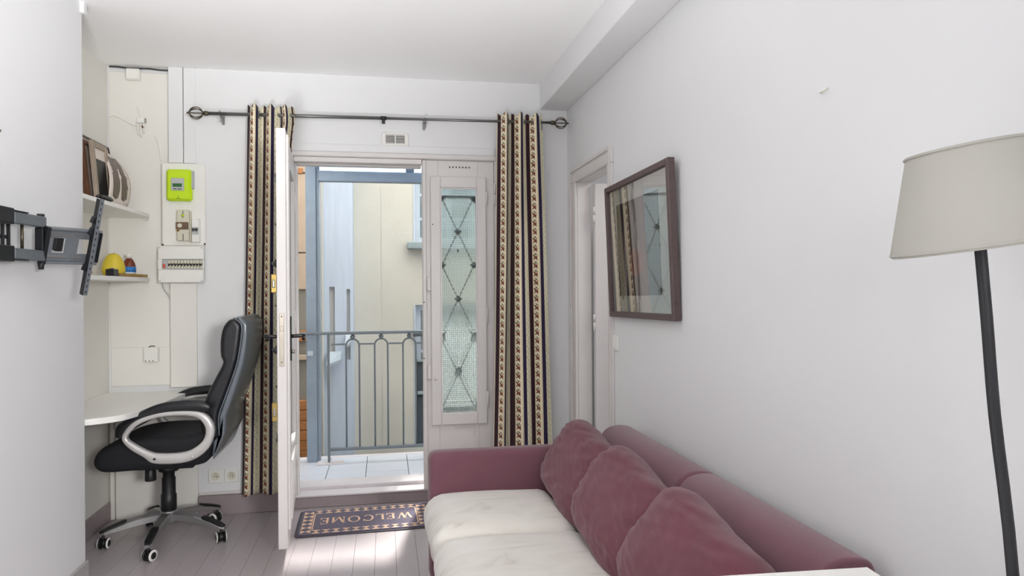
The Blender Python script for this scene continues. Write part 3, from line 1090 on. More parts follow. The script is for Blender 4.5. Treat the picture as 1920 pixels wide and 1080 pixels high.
rpart(MB().box(-0.60, 2.3, YRL - 0.022, YRL + 0.022, 1.012, 1.032, c=0.004), 'handrail')
rpart(MB().box(-0.382, 2.3, YRL - 0.016, YRL + 0.016, 0.186, 0.206, c=0.003), 'bottom_rail')
post = rpart(MB().box(-0.400, -0.383, YRL - 0.009, YRL + 0.009, ZB, 1.011, c=0.002), 'post')
under(MB().box(-0.47, -0.29, YRL - 0.06, YRL + 0.05, ZB + 0.0005, ZB + 0.008, c=0.002).build('post_base', M['stone']), rl)
arch = ball = spacer = None
k = 0
xc0 = -0.223
while xc0 + 0.2 * k < 2.2:
    xc = xc0 + 0.2005 * k
    if k == 0:
        pts = [(-0.046, 0, 0.207)] + [(-0.046, 0, 0.93)]
        pts += [(-0.046 * cos(a), 0, 0.932 + 0.046 * sin(a)) for a in [pi * q / 12 for q in range(1, 12)]]
        pts += [(0.046, 0, 0.93), (0.046, 0, 0.207)]
        arch = rpart(MB().tube(pts, 0.0062, 8, hint=(0, 1, 0)), 'arched_bar')
        ball = rpart(MB().lathe([(0.0, -0.017), (0.010, -0.014), (0.016, -0.006), (0.0172, 0), (0.016, 0.006), (0.010, 0.014), (0.0, 0.017)], (0, 0, 0), (0, 0, 1), 14), 'ball')
        spacer = rpart(MB().box(-0.0485, 0.0485, -0.005, 0.005, -0.006, 0.006, c=0.001), 'spacer_bar')
        arch.location = (xc, YRL, 0)
        ball.location = (xc, YRL, 0.995)
        spacer.location = (xc + 0.10025, YRL, 0.942)
        s2 = spacer.copy(); COL.objects.link(s2); s2.location = (xc - 0.1005, YRL, 0.942); s2.scale = (1.0, 1, 1)
    else:
        for o, xx, zz in ((arch, xc, 0), (ball, xc, 0.995), (spacer, xc + 0.10025, 0.942)):
            c = o.copy()
            COL.objects.link(c)
            c.location = (xx, YRL, zz)
    k += 1

# canopy: blue-grey steel posts, beam, rafters and frosted panes
cp = empty('glass_canopy', (0, 5.17, ZB), 'blue-grey steel canopy frame with frosted glass roof over the balcony', 'canopy')


def cpart(mb, name, mt, label=None, bevel=0.0):
    o = under(mb.build(name, mt, bevel=bevel), cp)
    if label:
        o['label'] = label
    return o


mb = MB().box(-0.548, -0.476, 5.13, 5.21, ZB, 2.30, c=0.003)
cpart(mb, 'post', M['bluegrey'])
cpart(MB().box(-0.4755, -0.468, 5.15, 5.20, ZB, 2.30, c=0.002), 'post_groove', M['bluegrey_light'])
cpart(MB().box(-0.4675, -0.4565, 5.14, 5.21, ZB, 2.20, c=0.002), 'post_flange', M['bluegrey'])
cpart(MB().box(-0.54, -0.50, 5.1235, 5.1295, 0.86, 0.895, c=0.002), 'rail_clamp', M['bluegrey_light'])
cpart(MB().box(-0.456, 2.3, 5.13, 5.20, 2.112, 2.186, c=0.004), 'beam', M['bluegrey'])
RZ0, RZ1, RY0, RY1 = 2.187, 2.56, 5.205, 4.66


def rafter(xa, xb, nm='rafter'):
    vs = []
    for yy, zz in ((RY0, RZ0), (RY1, RZ1)):
        vs += [(xa, yy, zz), (xb, yy, zz), (xb, yy, zz + 0.03), (xa, yy, zz + 0.03)]
    return cpart(MB().add(vs, [(0, 1, 2, 3), (7, 6, 5, 4), (0, 4, 5, 1), (1, 5, 6, 2), (2, 6, 7, 3), (3, 7, 4, 0)]), nm, M['bluegrey_light'])


rx = [(-0.515, -0.455), (0.165, 0.225), (0.85, 0.91), (1.53, 1.59), (2.2, 2.26)]
for a, c in rx:
    rafter(a, c)
for i in range(len(rx) - 1):
    vs = []
    for yy, zz in ((RY0 + 0.06, RZ0 - 0.009), (RY1, RZ1 + 0.032)):
        vs += [(rx[i][0] + 0.03, yy, zz), (rx[i + 1][0] + 0.028, yy, zz), (rx[i + 1][0] + 0.028, yy, zz + 0.008), (rx[i][0] + 0.03, yy, zz + 0.008)]
    cpart(MB().add(vs, [(0, 1, 2, 3), (7, 6, 5, 4), (0, 4, 5, 1), (1, 5, 6, 2), (2, 6, 7, 3), (3, 7, 4, 0)]), 'roof_pane', M['frosted'])

# neighbour's timber-clad side beyond the left end of the balcony
nb = empty('timber_clad_wall', (-0.9, 6.0, -0.5), 'tan neighbouring wall with orange timber boards left of the blue-grey post', 'wall')


def npart(mb, name, mt):
    return under(mb.build(name, mt), nb)


npart(MB().box(-1.9, -0.585, 6.03, 6.15, -1.0, 2.75), 'wall_core', M['greytan'])
for z0, z1 in ((1.645, 2.30), (1.335, 1.635), (2.31, 2.75)):
    npart(MB().box(-1.89, -0.586, 6.0, 6.0295, z0, z1, c=0.004), 'panel', M['tan'])
for z0 in (0.905, 0.950):
    npart(MB().box(-1.89, -0.586, 5.99, 6.0295, z0, z0 + 0.042, c=0.004), 'board', M['wood'])
for q in range(8):
    npart(MB().box(-1.89, -0.586, 5.99, 6.0295, 0.33 - q * 0.085, 0.412 - q * 0.085, c=0.004), 'board', M['wood'])
npart(MB().box(-1.88, -0.60, 5.97, 6.0295, 0.75, 0.79, c=0.004), 'ledge', M['tan'])
npart(MB().box(-1.0, -0.66, 5.985, 5.9995, 2.30, 2.345, c=0.003), 'bracket', M['wood'])

# ------------------------------------------------------------------ courtyard and the house across it
YF = 7.5
ZT = 3.55
struct('ground', MB().box(-9, 9, 4.6, 14, -6.2, -6.0), M['court'])
ob = empty('opposite_building', (0, YF, -6), 'pale beige house front across the courtyard with blue-grey windows', 'building')


def opart(mb, name, mt, label=None, parent=None):
    o = mb.build(name, mt)
    if parent is not None:
        o.parent = parent
    else:
        under(o, ob)
    if label:
        o['label'] = label
    return o


# facade slabs leave holes for the two windows (x 0.33..1.08)
FX0, FX1 = 0.33, 1.08
holes = [(1.83, 2.62), (-0.36, 1.16)]
mb = MB()
mb.box(-0.31, -0.029, YF, YF + 0.4, -6, ZT)
mb.box(-0.026, FX0, YF, YF + 0.4, -6, ZT)
mb.box(FX1, 9, YF, YF + 0.4, -6, ZT)
mb.box(FX0, FX1, YF, YF + 0.4, holes[0][1], ZT)
mb.box(FX0, FX1, YF, YF + 0.4, holes[1][1], holes[0][0])
mb.box(FX0, FX1, YF, YF + 0.4, -6, holes[1][0])
mb.box(-0.029, -0.026, YF + 0.006, YF + 0.4, -6, ZT)
opart(mb, 'facade', M['facade'])
opart(MB().box(-4, 0.79, YF + 0.002, YF + 0.39, ZT + 0.0905, 4.7), 'sun_blocker', M['facade'])  # unseen block added to limit where the sun lands
opart(MB().box(-4, 9, YF + 0.4, YF + 4.0, -6, ZT - 0.1), 'house_body', M['facade'])
opart(MB().box(-0.31, 9, YF - 0.06, YF + 0.5, ZT + 0.0005, ZT + 0.09, c=0.01), 'parapet_coping', M['far_sill'])
for (z0, z1) in holes:
    mb = MB()
    mb.box(FX0 + 0.0005, FX0 + 0.06, YF + 0.10, YF + 0.16, z0, z1)
    mb.box(FX1 - 0.06, FX1 - 0.0005, YF + 0.10, YF + 0.16, z0, z1)
    mb.box(0.675, 0.735, YF + 0.10, YF + 0.16, z0, z1)
    for a, c in ((FX0 + 0.06, 0.675), (0.735, FX1 - 0.06)):
        mb.box(a, c, YF + 0.10, YF + 0.16, z0, z0 + 0.06)
        mb.box(a, c, YF + 0.10, YF + 0.16, z1 - 0.06, z1)
        for q in (1, 2):
            zz = z0 + (z1 - z0) * q / 3
            mb.box(a, c, YF + 0.11, YF + 0.15, zz - 0.014, zz + 0.014)
    wf = opart(mb, 'window', M['window_blue'])
    for a, c in ((FX0 + 0.06, 0.675), (0.735, FX1 - 0.06)):
        opart(MB().box(a, c, YF + 0.125, YF + 0.13, z0 + 0.06, z1 - 0.06), 'pane', M['far_glass'], parent=wf)
    opart(MB().box(FX0 - 0.016, FX0 - 0.0005 + 0.0, YF - 0.012, YF - 0.0005, z0, z1, c=0.002), 'reveal_strip', M['window_blue'])
opart(MB().box(0.245, 1.20, YF - 0.16, YF - 0.001, 1.755, 1.828, c=0.008), 'window_sill', M['far_sill'])
opart(MB().box(0.30, 1.12, YF - 0.10, YF - 0.001, 0.83, 0.86, c=0.006), 'guard_bar', M['far_dark'])
opart(MB().box(0.24, 1.2, YF - 0.4, YF - 0.001, -0.50, -0.42, c=0.006), 'lower_ledge', M['far_sill'])
opart(MB().box(0.345, 1.0, YF + 0.02, YF + 0.095, -0.35, 0.55, c=0.006), 'guard_panel', M['far_dark'])
opart(MB().box(0.345, 1.0, YF - 0.02, YF + 0.015, 0.20, 0.235, c=0.004).box(0.345, 1.0, YF - 0.02, YF + 0.015, 0.55, 0.575, c=0.004), 'guard_rail', M['far_sill'])

# pale blue pilaster to the left with two tall slots and sloping metal hoods
px0, px1, yp = -1.1, -0.31, YF - 0.28
slots = [(-0.545, -0.490, 0.60, 1.36), (-0.375, -0.340, 0.62, 1.335)]
mb = MB()
xs = [px0, slots[0][0], slots[0][1], slots[1][0], slots[1][1], px1]
for i in range(5):
    if i in (1, 3):
        s = slots[0] if i == 1 else slots[1]
        mb.box(xs[i], xs[i + 1], yp, YF + 0.4, -6, s[2])
        mb.box(xs[i], xs[i + 1], yp, YF + 0.4, s[3], ZT + 1.2)
        pass
    else:
        mb.box(xs[i], xs[i + 1], yp, YF + 0.4, -6, ZT + 1.2)
opart(mb, 'pilaster', M['facade_blue'], 'pale blue rendered pilaster with two tall slots')
for s_ in slots:
    opart(MB().box(s_[0], s_[1], yp + 0.05, YF + 0.4, s_[2], s_[3]), 'slot_back', M['facade'])
opart(MB().box(-0.62, -0.60, yp - 0.018, yp - 0.0005, -6, ZT, c=0.004), 'pilaster_edge_strip', M['facade'])
for (xa, xb, zb, zt) in ((-0.565, -0.425, 0.56, 0.80), (-0.385, -0.325, 0.735, 0.85)):
    vs = [(xa, yp - 0.001, zb + 0.12), (xb, yp - 0.001, zb + 0.12), (xb, yp - 0.15, zb + 0.055), (xa, yp - 0.15, zb),
          (xa, yp - 0.001, zb + 0.145), (xb, yp - 0.001, zb + 0.145), (xb, yp - 0.15, zb + 0.08), (xa, yp - 0.15, zb + 0.025)]
    opart(MB().add(vs, [(0, 1, 2, 3), (7, 6, 5, 4), (0, 4, 5, 1), (1, 5, 6, 2), (2, 6, 7, 3), (3, 7, 4, 0)]), 'hood', M['bluegrey_light'], 'sloping blue-grey metal hood')
opart(MB().box(-0.555, -0.535, yp - 0.03, yp - 0.001, 0.36, 0.56, c=0.004), 'downpipe_stub', M['facade'])
# flank walls closing the courtyard
struct('wall_courtyard_left', MB().box(-4.2, -4.0, 4.64, 12, -6, 13), M['facade'])  # flank walls raised out of view to cut the sky light
struct('wall_courtyard_right', MB().box(5.0, 5.2, 4.64, 12, -6, 11), M['facade'])
# our own house front around and above the balcony
mb = MB()
mb.box(-6, XN - 0.15, 4.52, 4.64, -6, 16)
mb.box(2.9, 6, 4.52, 4.64, -6, 16)
mb.box(XN - 0.15, 2.9, 4.52, 4.64, ZC + 0.15, 16)  # raised high to keep sky light off the house opposite
mb.box(XN - 0.15, 2.9, 4.641, 4.66, -6, -0.121)
struct('wall_house_front', mb, M['facade'])

# ------------------------------------------------------------------ curtains and rod
rod = empty('curtain_rod', (0, 4.29, 2.37), 'thin pewter curtain rod with birdcage finials above the balcony door', 'curtain rod')


def rp(mb, name, mt, label=None):
    o = under(mb.build(name, mt), rod)
    if label:
        o['label'] = label
    return o


YRD = 4.29


def rz(x):
    return 2.364 + (x + 0.974) / 2.008 * 0.020


rp(MB().tube([(-1.0, YRD, rz(-1.0)), (0.02, YRD, rz(0.02))], 0.0105, 14), 'rod', M['rod'])
rp(MB().tube([(0.0, YRD, rz(0.0)), (1.05, YRD, rz(1.05))], 0.0085, 14), 'rod', M['rod'])
rp(MB().tube([(-0.012, YRD, rz(0)), (0.02, YRD, rz(0.02))], 0.0122, 14).box(-0.006, 0.014, YRD - 0.004, YRD + 0.004, rz(0) - 0.034, rz(0)), 'black_tape', M['tape'], 'black tape around the rod joint')
for xe, s in ((-1.0, -1), (1.05, 1)):
    f0 = rp(MB().lathe([(0.012, 0), (0.014, 0.004), (0.014, 0.022), (0.010, 0.026), (0.007, 0.030)], (xe, YRD, rz(xe)), (s, 0, 0), 14), 'finial', M['antique'], 'birdcage finial')
    cx = xe + s * 0.066
    for q in range(4):
        a = pi * q / 4 + 0.2
        pts = [(cx + 0.037 * cos(t), YRD + 0.034 * sin(t) * cos(a), rz(xe) + 0.034 * sin(t) * sin(a)) for t in [2 * pi * w / 28 for w in range(28)]]
        b = MB().tube(pts, 0.0028, 6, closed=True).build('finial_wire', M['antique'])
        b.parent = f0
    b = MB().lathe([(0.004, -0.006), (0.007, 0), (0.005, 0.006), (0.006, 0.010), (0.0, 0.016)], (xe + s * 0.104, YRD, rz(xe)), (s, 0, 0), 12).build('finial_tip', M['antique'])
    b.parent = f0
for xb in (-0.935, 0.253, 0.985):
    mb = MB()
    mb.tube([(xb, YRD - 0.014, rz(xb) + 0.012), (xb, YRD, rz(xb) + 0.0135), (xb, YRD + 0.03, rz(xb)), (xb, YB - 0.001, rz(xb))], 0.005, 8)
    mb.box(xb - 0.008, xb + 0.008, YB - 0.006, YB - 0.0008, rz(xb) - 0.045, rz(xb) + 0.02, c=0.002)
    mb.box(xb - 0.007, xb + 0.007, YRD - 0.0135, YRD + 0.0135, rz(xb) - 0.0145, rz(xb) - 0.0115)
    mb.tube([(xb + 0.006, YRD, rz(xb) - 0.014), (xb + 0.006, YRD - 0.004, rz(xb) - 0.05)], 0.004, 8)
    rp(mb, 'rod_bracket', M['grey_metal'])


def curtain(name, top, bot, ztop, zbot, y0, nf, A, seed, label, cloth=0.145, cols=150, rows=60, u0=0.0, yshift=None):
    """pleated cloth: top and bottom are (x0, x1); nf folds of depth A"""
    rnd = random.Random(seed)
    ph = [rnd.uniform(-0.6, 0.6) for _ in range(8)]
    root = empty(name, ((top[0] + top[1]) / 2, y0, zbot), label, 'curtain', 'striped curtains at the balcony door')
    vs, uvs = [], []

    def off(t, w):
        a = 2 * pi * nf * t
        st = A * (1 + 0.25 * sin(4.3 * t + ph[4])) * cos(a + 0.35 * sin(5 * t + ph[5]))                                                    # at the rod: even pleats
        lo = A * (1 + 0.4 * sin(5.1 * t + ph[6])) * (1.1 * cos(a + 0.9 * sin(2 * pi * t + ph[0])) + 0.35 * cos(2 * a + ph[1]) * 0.6) * (0.85 + 0.3 * sin(3 * t + ph[2]))
        return st * (1 - w) + lo * w
    # arc length along the top
    us = [0.0]
    for i in range(1, cols + 1):
        dx = (top[1] - top[0]) / cols
        dy = off(i / cols, 0) - off((i - 1) / cols, 0)
        us.append(us[-1] + math.hypot(dx, dy))
    sc = nf * cloth / us[-1]
    for j in range(rows + 1):
        v = j / rows
        w = min(1.0, v * 1.6) ** 0.8
        xa = top[0] + (bot[0] - top[0]) * v
        xb = top[1] + (bot[1] - top[1]) * v
        z = ztop + (zbot - ztop) * v
        for i in range(cols + 1):
            t = i / cols
            tt = t + 0.018 * sin(2 * pi * nf * t * 0.5 + ph[3] + 2.2 * v) * w
            yy = y0 + off(t, w) + (yshift(v) if yshift else 0) + 0.004 * noise.noise(Vector((t * 9, v * 5, seed)))
            xx = xa + (xb - xa) * tt
            zz = z
            if j == 0:
                zz += 0.010 * cos(2 * pi * nf * t * 2)
            vs.append((xx, yy, zz))
            uvs.append((u0 + us[i] * sc, ztop - zz))
    fs = []
    n = cols + 1
    for j in range(rows):
        for i in range(cols):
            fs.append((j * n + i, j * n + i + 1, (j + 1) * n + i + 1, (j + 1) * n + i))
    mb = MB().add(vs, fs, None, True)
    o = mb.build('fabric', M['curtain'], fix=False)
    ul = o.data.uv_layers.new(name='UVMap')
    for lp in o.data.loops:
        ul.data[lp.index].uv = uvs[lp.vertex_index]
    so = o.modifiers.new('cloth', 'SOLIDIFY')
    so.thickness = 0.0016
    so.offset = 0
    under(o, root)
    # eyelet rings along the rod
    for q in range(int(nf * 2)):
        t = (q + 0.5) / (nf * 2)
        xx = top[0] + (top[1] - top[0]) * t
        sgn = 1 if q % 2 else -1
        pts = [(xx + 0.004 * sgn * cos(a), YRD + 0.021 * cos(a), rz(xx) - 0.002 + 0.021 * sin(a)) for a in [2 * pi * w / 20 for w in range(20)]]
        under(MB().tube(pts, 0.0035, 6, closed=True).build('eyelet', M['rod']), root)
    return root


curtain('curtain', (0.706, 0.995), (0.655, 1.06), 2.425, 0.125, 4.275, 3.0, 0.026, 3, 'striped floral curtain hanging to the right of the balcony door behind the sofa', u0=0.115)
cl = curtain('curtain', (-0.782, -0.600), (-0.832, -0.628), 2.415, 0.132, 4.275, 2.0, 0.026, 9, 'striped floral curtain on the left, its end caught over the open door leaf', u0=0.120,
             yshift=lambda v: 0.0)


def curtain_flap():
    """the end of the left curtain, bunched on top of the open door leaf"""
    cols, rows = 50, 16
    vs, uvs = [], []
    for j in range(rows + 1):
        v = j / rows
        for i in range(cols + 1):
            t = i / cols
            x = -0.600 + 0.082 * t + 0.006 * sin(5 * v)
            y = 4.275 + 0.026 * cos(2 * pi * t * 1.25) * (1 - 0.3 * v) - 0.02 * v * t
            drop = 0.16 + 0.13 * max(0, t - 0.35) + (0.10 if t > 0.8 else 0) * (t - 0.8) * 4
            if t < 0.4:
                drop = 0.265
            elif t > 0.82:
                drop = 0.285 - abs(t - 0.88) * 1.0
            else:
                drop = 0.25
            vs.append((x, y, 2.418 + 0.008 * cos(2 * pi * t * 2.5) * (1 - v) - drop * v))
            uvs.append((0.12 + 0.29 + 0.19 * t, drop * v))
    n = cols + 1
    fs = [(j * n + i, j * n + i + 1, (j + 1) * n + i + 1, (j + 1) * n + i) for j in range(rows) for i in range(cols)]
    o = MB().add(vs, fs, None, True).build('caught_fold', M['curtain'], fix=False)
    ul = o.data.uv_layers.new(name='UVMap')
    for lp in o.data.loops:
        ul.data[lp.index].uv = uvs[lp.vertex_index]
    so = o.modifiers.new('cloth', 'SOLIDIFY')
    so.thickness = 0.0016
    so.offset = 0
    under(o, cl)


curtain_flap()

# ------------------------------------------------------------------ sofa
SX0, SX1 = 0.19, 1.145
AY0, AY1 = 3.085, 3.19          # far arm
NY0, NY1 = 1.335, 1.44          # near arm
sofa = empty('sofa', (0.66, 2.26, 0), 'mauve cloth three-seat sofa with slab arms along the right wall', 'sofa')


def sp(mb, name, mt, bevel=0.0, label=None):
    o = under(mb.build(name, mt, bevel=bevel, smooth=True if bevel else None), sofa)
    if label:
        o['label'] = label
    return o


for (a, b2) in ((AY0, AY1), (NY0, NY1)):
    sp(MB().box(SX0, SX1 - 0.02, a, b2, 0.035, 0.605), 'arm', M['sofa'], bevel=0.034)
sp(MB().box(SX0 + 0.02, SX1 - 0.03, NY1 + 0.001, AY0 - 0.001, 0.05, 0.27), 'base', M['sofa'], bevel=0.015)
# back slab, rounded along its top
prof = smooth_closed([(0.925, 0.275), (0.93, 0.44), (0.955, 0.60), (0.985, 0.67), (1.03, 0.697), (1.09, 0.698), (1.128, 0.675), (1.14, 0.60), (1.14, 0.44), (1.14, 0.275), (1.03, 0.272)], 5)
prof = [(p.x, p.y) for p in prof]
mid = 2.21
sp(MB().soft_prism(prof, mid + 0.0012, AY0 - 0.004, 0.030, M['sofa'], 5), 'backrest', None)
sp(MB().soft_prism(prof, NY1 + 0.004, mid - 0.0012, 0.010, M['sofa'], 5), 'backrest', None)
for xx in (0.26, 1.06):
    for yy in (AY0 + 0.05, NY0 + 0.05):
        sp(MB().lathe([(0.022, 0), (0.028, 0.034)], (xx, yy, 0.0005), (0, 0, 1), 16), 'foot', M['frame_black'])


def soft_box(lx, ly, lz, p=0.22, q=0.5, nu=34, nv=34, crown=0.02, seed=0, amp=0.006, fr=5.0):
    """upholstered cushion: rounded block with a domed top and slight irregularity"""
    vs, fs = [], []
    bm = bmesh.new()
    bmesh.ops.create_cube(bm, size=2.0)
    bmesh.ops.subdivide_edges(bm, edges=bm.edges, cuts=15, use_grid_fill=True)
    r = p
    for v in bm.verts:
        c = v.co.copy()
        # round the box: clamp to an inner box and push out by the radius
        h = Vector((lx / 2, ly / 2, lz / 2))
        w = Vector((c.x * h.x, c.y * h.y, c.z * h.z))
        rr = min(r, lz / 2 * 0.98)
        inner = Vector([max(-h[k] + rr, min(h[k] - rr, w[k])) for k in range(3)])
        d = w - inner
        if d.length > 1e-6:
            w = inner + d.normalized() * rr
        e = (1 - abs(c.x) ** 2.5) * (1 - abs(c.y) ** 2.5)
        w.z += crown * e * (1 if c.z > 0 else 0.0)
        nn = noise.noise(Vector((w.x * fr, w.y * fr, w.z * fr + seed * 7.3)))
        w += d.normalized() * nn * amp if d.length > 1e-6 else Vector((0, 0, nn * amp))
        v.co = w
    return bm


def bm_obj(bm, name, mt, parent=None):
    me = bpy.data.meshes.new(name)
    bmesh.ops.recalc_face_normals(bm, faces=bm.faces)
    bm.to_mesh(me)
    bm.free()
    me.materials.append(mt)
    me.polygons.foreach_set('use_smooth', [True] * len(me.polygons))
    o = bpy.data.objects.new(name, me)
    COL.objects.link(o)
    o.parent = parent
    return o


cy = [2.815, 2.263, 1.715]
where = ['at the balcony door end of the sofa', 'in the middle of the sofa', 'at the white table end of the sofa']
for i in range(3):
    bm = soft_box(0.575, 0.545, 0.165, p=0.076, crown=0.024, seed=i + 1, amp=0.008, fr=4.0)
    o = bm_obj(bm, 'seat_cushion', M['velvet'])
    o.location = (0.165 + 0.575 / 2, cy[i], 0.2715 + 0.0825)
    tag(o, 'cream velvet seat cushion ' + where[i], 'cushion', 'cream seat cushions of the sofa')


def pillow(seed, wd, ht, th):
    """loose scatter pillow in its own frame: x width, z height, y thickness; pointed corners, creased cover"""
    n = 60
    bm = bmesh.new()
    side = []
    for s in (1, -1):
        grid = []
        for j in range(n + 1):
            row = []
            for i in range(n + 1):
                u, v = i / n * 2 - 1, j / n * 2 - 1
                e = max(0.0, (1 - u ** 4)) ** 0.5 * max(0.0, (1 - v ** 4)) ** 0.5
                pin = 1 - 0.055 * (1 - abs(u)) * abs(v) ** 3 * 1.3 - 0.0
                pin2 = 1 - 0.055 * (1 - abs(v)) * abs(u) ** 3 * 1.3
                x, z = u * math.sqrt(1 - 0.28 * v ** 4) * wd / 2 * pin2 * 1.0, v * math.sqrt(1 - 0.28 * u ** 4) * ht / 2 * pin
                y = s * th / 2 * e
                # creases running in from the edges and corners
                k = noise.noise(Vector((u * 2.2 + seed, v * 5.0 + 2.5 * u, seed * 3.1))) + 0.5 * noise.noise(Vector((u * 5 + v * 4, v * 13 - u * 5, seed * 1.7)))
                edge = max(abs(u), abs(v)) ** 1.5
                y += s * 0.011 * k * (0.35 + edge) * (e ** 0.5)
                x += 0.004 * noise.noise(Vector((u * 3, v * 3, seed + 5)))
                z += 0.005 * noise.noise(Vector((u * 3, v * 3, seed + 9)))
                if s == -1 and (i in (0, n) or j in (0, n)):
                    row.append(side[0][j][i])
                else:
                    row.append(bm.verts.new((x, y, z)))
            grid.append(row)
        side.append(grid)
        for j in range(n):
            for i in range(n):
                q = [grid[j][i], grid[j][i + 1], grid[j + 1][i + 1], grid[j + 1][i]]
                bm.faces.new(q if s == -1 else list(reversed(q)))
    return bm


pn = ['burgundy pillow nearest the balcony door on the sofa', 'burgundy pillow between the two others on the sofa', 'burgundy pillow nearest the white table on the sofa']
for i in range(3):
    bm = pillow(i * 4.7 + 1.3, 0.60, 0.36, 0.20)
    o = bm_obj(bm, 'back_pillow', M['pillow'])
    o.location = (0.812 - 0.006 * i, cy[i] - 0.020 + 0.014 * i, 0.560)
    # width along y, leaning back against the backrest
    lean = radians(31 + i)
    R = Matrix.Rotation(radians(90), 3, 'Z')
    o.rotation_euler = (Matrix.Rotation(lean, 3, 'Y') @ R @ Matrix.Rotation(radians((-7, -9, -8)[i]), 3, 'Y') @ Matrix.Rotation(radians((7, 8, 7)[i]), 3, 'Z')).to_euler()
    tag(o, pn[i], 'pillow', 'burgundy pillows on the sofa')

# ------------------------------------------------------------------ white table in the near corner
tb = empty('white_table', (0.4, 0.85, 0), 'white table with a plain rectangular top beside the near end of the sofa', 'table', rot=(0, 0, radians(-3.5)))
mb = MB().box(-0.45, 0.512, -0.30, 0.402, 0.752, 0.78, c=0.003)
mb.build('tabletop', M['white_laminate'], tb)
for sx in (-0.41, 0.47):
    for sy in (-0.26, 0.36):
        MB().box(sx - 0.02, sx + 0.02, sy - 0.02, sy + 0.02, 0.0005, 0.7515, c=0.003).build('leg', M['white_laminate'], tb)

# ------------------------------------------------------------------ floor lamp
fl = empty('floor_lamp', (1.035, 0.97, 0), 'black floor lamp with a white tapered shade by the right wall', 'lamp')


def fp(mb, name, mt):
    return under(mb.build(name, mt), fl)


fp(MB().lathe([(0.105, 0.0005), (0.105, 0.012), (0.098, 0.018), (0.012, 0.022)], (1.035, 0.97, 0), (0, 0, 1), 32), 'base', M['lamp_black'])
pts = smooth_open([(1.036, 0.97, 0.02), (1.034, 0.972, 0.45), (1.021, 0.979, 0.852), (0.995, 0.986, 1.117), (0.983, 0.988, 1.276), (0.972, 0.99, 1.412), (0.966, 0.991, 1.50)], 4)
fp(MB().tube(pts, 0.0093, 12), 'pole', M['lamp_black'])
# the shade leans with the pole
tilt = radians(8.5)
c0 = Vector((0.976, 0.99, 1.401))
axis = (Vector((0, 0, 1)) * cos(tilt) - rt * sin(tilt)).normalized()
sh = MB()
n = 48
prof = [(0.1325, -0.003), (0.134, 0.0), (0.134, 0.006), (0.113, 0.08), (0.091, 0.158), (0.091, 0.164), (0.0895, 0.164), (0.0895, 0.158), (0.1115, 0.08), (0.1325, 0.006), (0.1325, -0.003)]
sh.lathe(prof, c0, axis, n, smooth=True, caps=False)
shade = fp(sh, 'shade', M['shade'])
sh = MB()
for h, r in ((0.002, 0.1342), (0.161, 0.0915)):
    x1, y1, _ = frame_of(axis)
    pts = [c0 + axis * h + x1 * r * cos(2 * pi * k / 40) + y1 * r * sin(2 * pi * k / 40) for k in range(40)]
    sh.tube(pts, 0.0022, 6, closed=True)
o = fp(sh, 'shade_rim', M['shade'])
# spider ring that carries the shade
sh = MB()
x1, y1, _ = frame_of(axis)
for k in range(3):
    a = 2 * pi * k / 3
    sh.tube([c0 + axis * 0.10, c0 + axis * 0.10 + (x1 * cos(a) + y1 * sin(a)) * 0.104], 0.0015, 6)
fp(sh, 'shade_spider', M['lamp_black'])

# ------------------------------------------------------------------ framed picture on the right wall
# built flat (x = along the wall towards the camera, z up, y = out of the wall), then hung slightly crooked and leaning
pr = empty('framed_picture', (XR - 0.014, 3.03, 1.522), 'dark-framed picture in a cream mount hanging crooked on the right wall', 'picture')
PW, PH = 0.815, 0.662
fwid = 0.028
mb = MB()
mb.box(-PW / 2, -PW / 2 + fwid, 0, 0.032, -PH / 2, PH / 2, c=0.003)
mb.box(PW / 2 - fwid, PW / 2, 0, 0.032, -PH / 2, PH / 2, c=0.003)
mb.box(-PW / 2 + fwid, PW / 2 - fwid, 0, 0.032, PH / 2 - fwid, PH / 2, c=0.003)
mb.box(-PW / 2 + fwid, PW / 2 - fwid, 0, 0.032, -PH / 2, -PH / 2 + fwid, c=0.003)
mb.build('frame', M['frame_dark'], pr)
iw, ih = PW / 2 - fwid, PH / 2 - fwid
MB().box(-iw, iw, 0.004, 0.012, -ih, ih).build('mount', M['mat_card'], pr)
ar = MB().box(-0.25, 0.285, 0.0122, 0.0135, -0.225, 0.225).build('print', M['art_dark'], pr)


def blob(pts, y, mt, name='print_shape', sharp=False):
    """flat printed shape; s runs from the far end of the print towards the near end"""
    o = MB().prism([(0.285 - p.x, p.y) for p in ([Vector(q) for q in pts] if sharp else smooth_closed(pts, 4))], y, y + 0.0004, 'xz').build(name, mt, pr)
    o.parent = ar


blob([(0.20, -0.22), (0.525, -0.22), (0.525, 0.22), (0.215, 0.22)], 0.0136, M['art_mid'], sharp=True)
blob([(0.03, -0.21), (0.075, -0.21), (0.09, 0.0), (0.07, 0.21), (0.025, 0.15)], 0.0136, M['art_mid'])
blob([(0.17, -0.12), (0.27, -0.13), (0.33, -0.10), (0.31, -0.02), (0.24, 0.0), (0.19, -0.03)], 0.0141, M['art_rust'])
blob([(0.235, 0.08), (0.255, 0.12), (0.275, 0.10), (0.265, 0.05), (0.30, 0.01), (0.285, -0.03), (0.255, 0.0), (0.25, 0.04)], 0.0146, M['art_pale'])
blob([(0.09, -0.20), (0.115, -0.20), (0.125, 0.10), (0.105, 0.20)], 0.0138, M['art_pale'])
MB().box(-iw - 0.003, iw + 0.003, 0.0185, 0.0205, -ih - 0.003, ih + 0.003).build('glass', M['picture_glass'], pr)
# local x -> world y, local y -> out of the wall; the top leans out and the near end sits a little high
Rz = Matrix.Rotation(radians(90), 3, 'Z')        # x->y, y->-x
pr.rotation_euler = (Rz @ Matrix.Rotation(radians(0.9), 3, 'Y') @ Matrix.Rotation(radians(-1.8), 3, 'X')).to_euler()

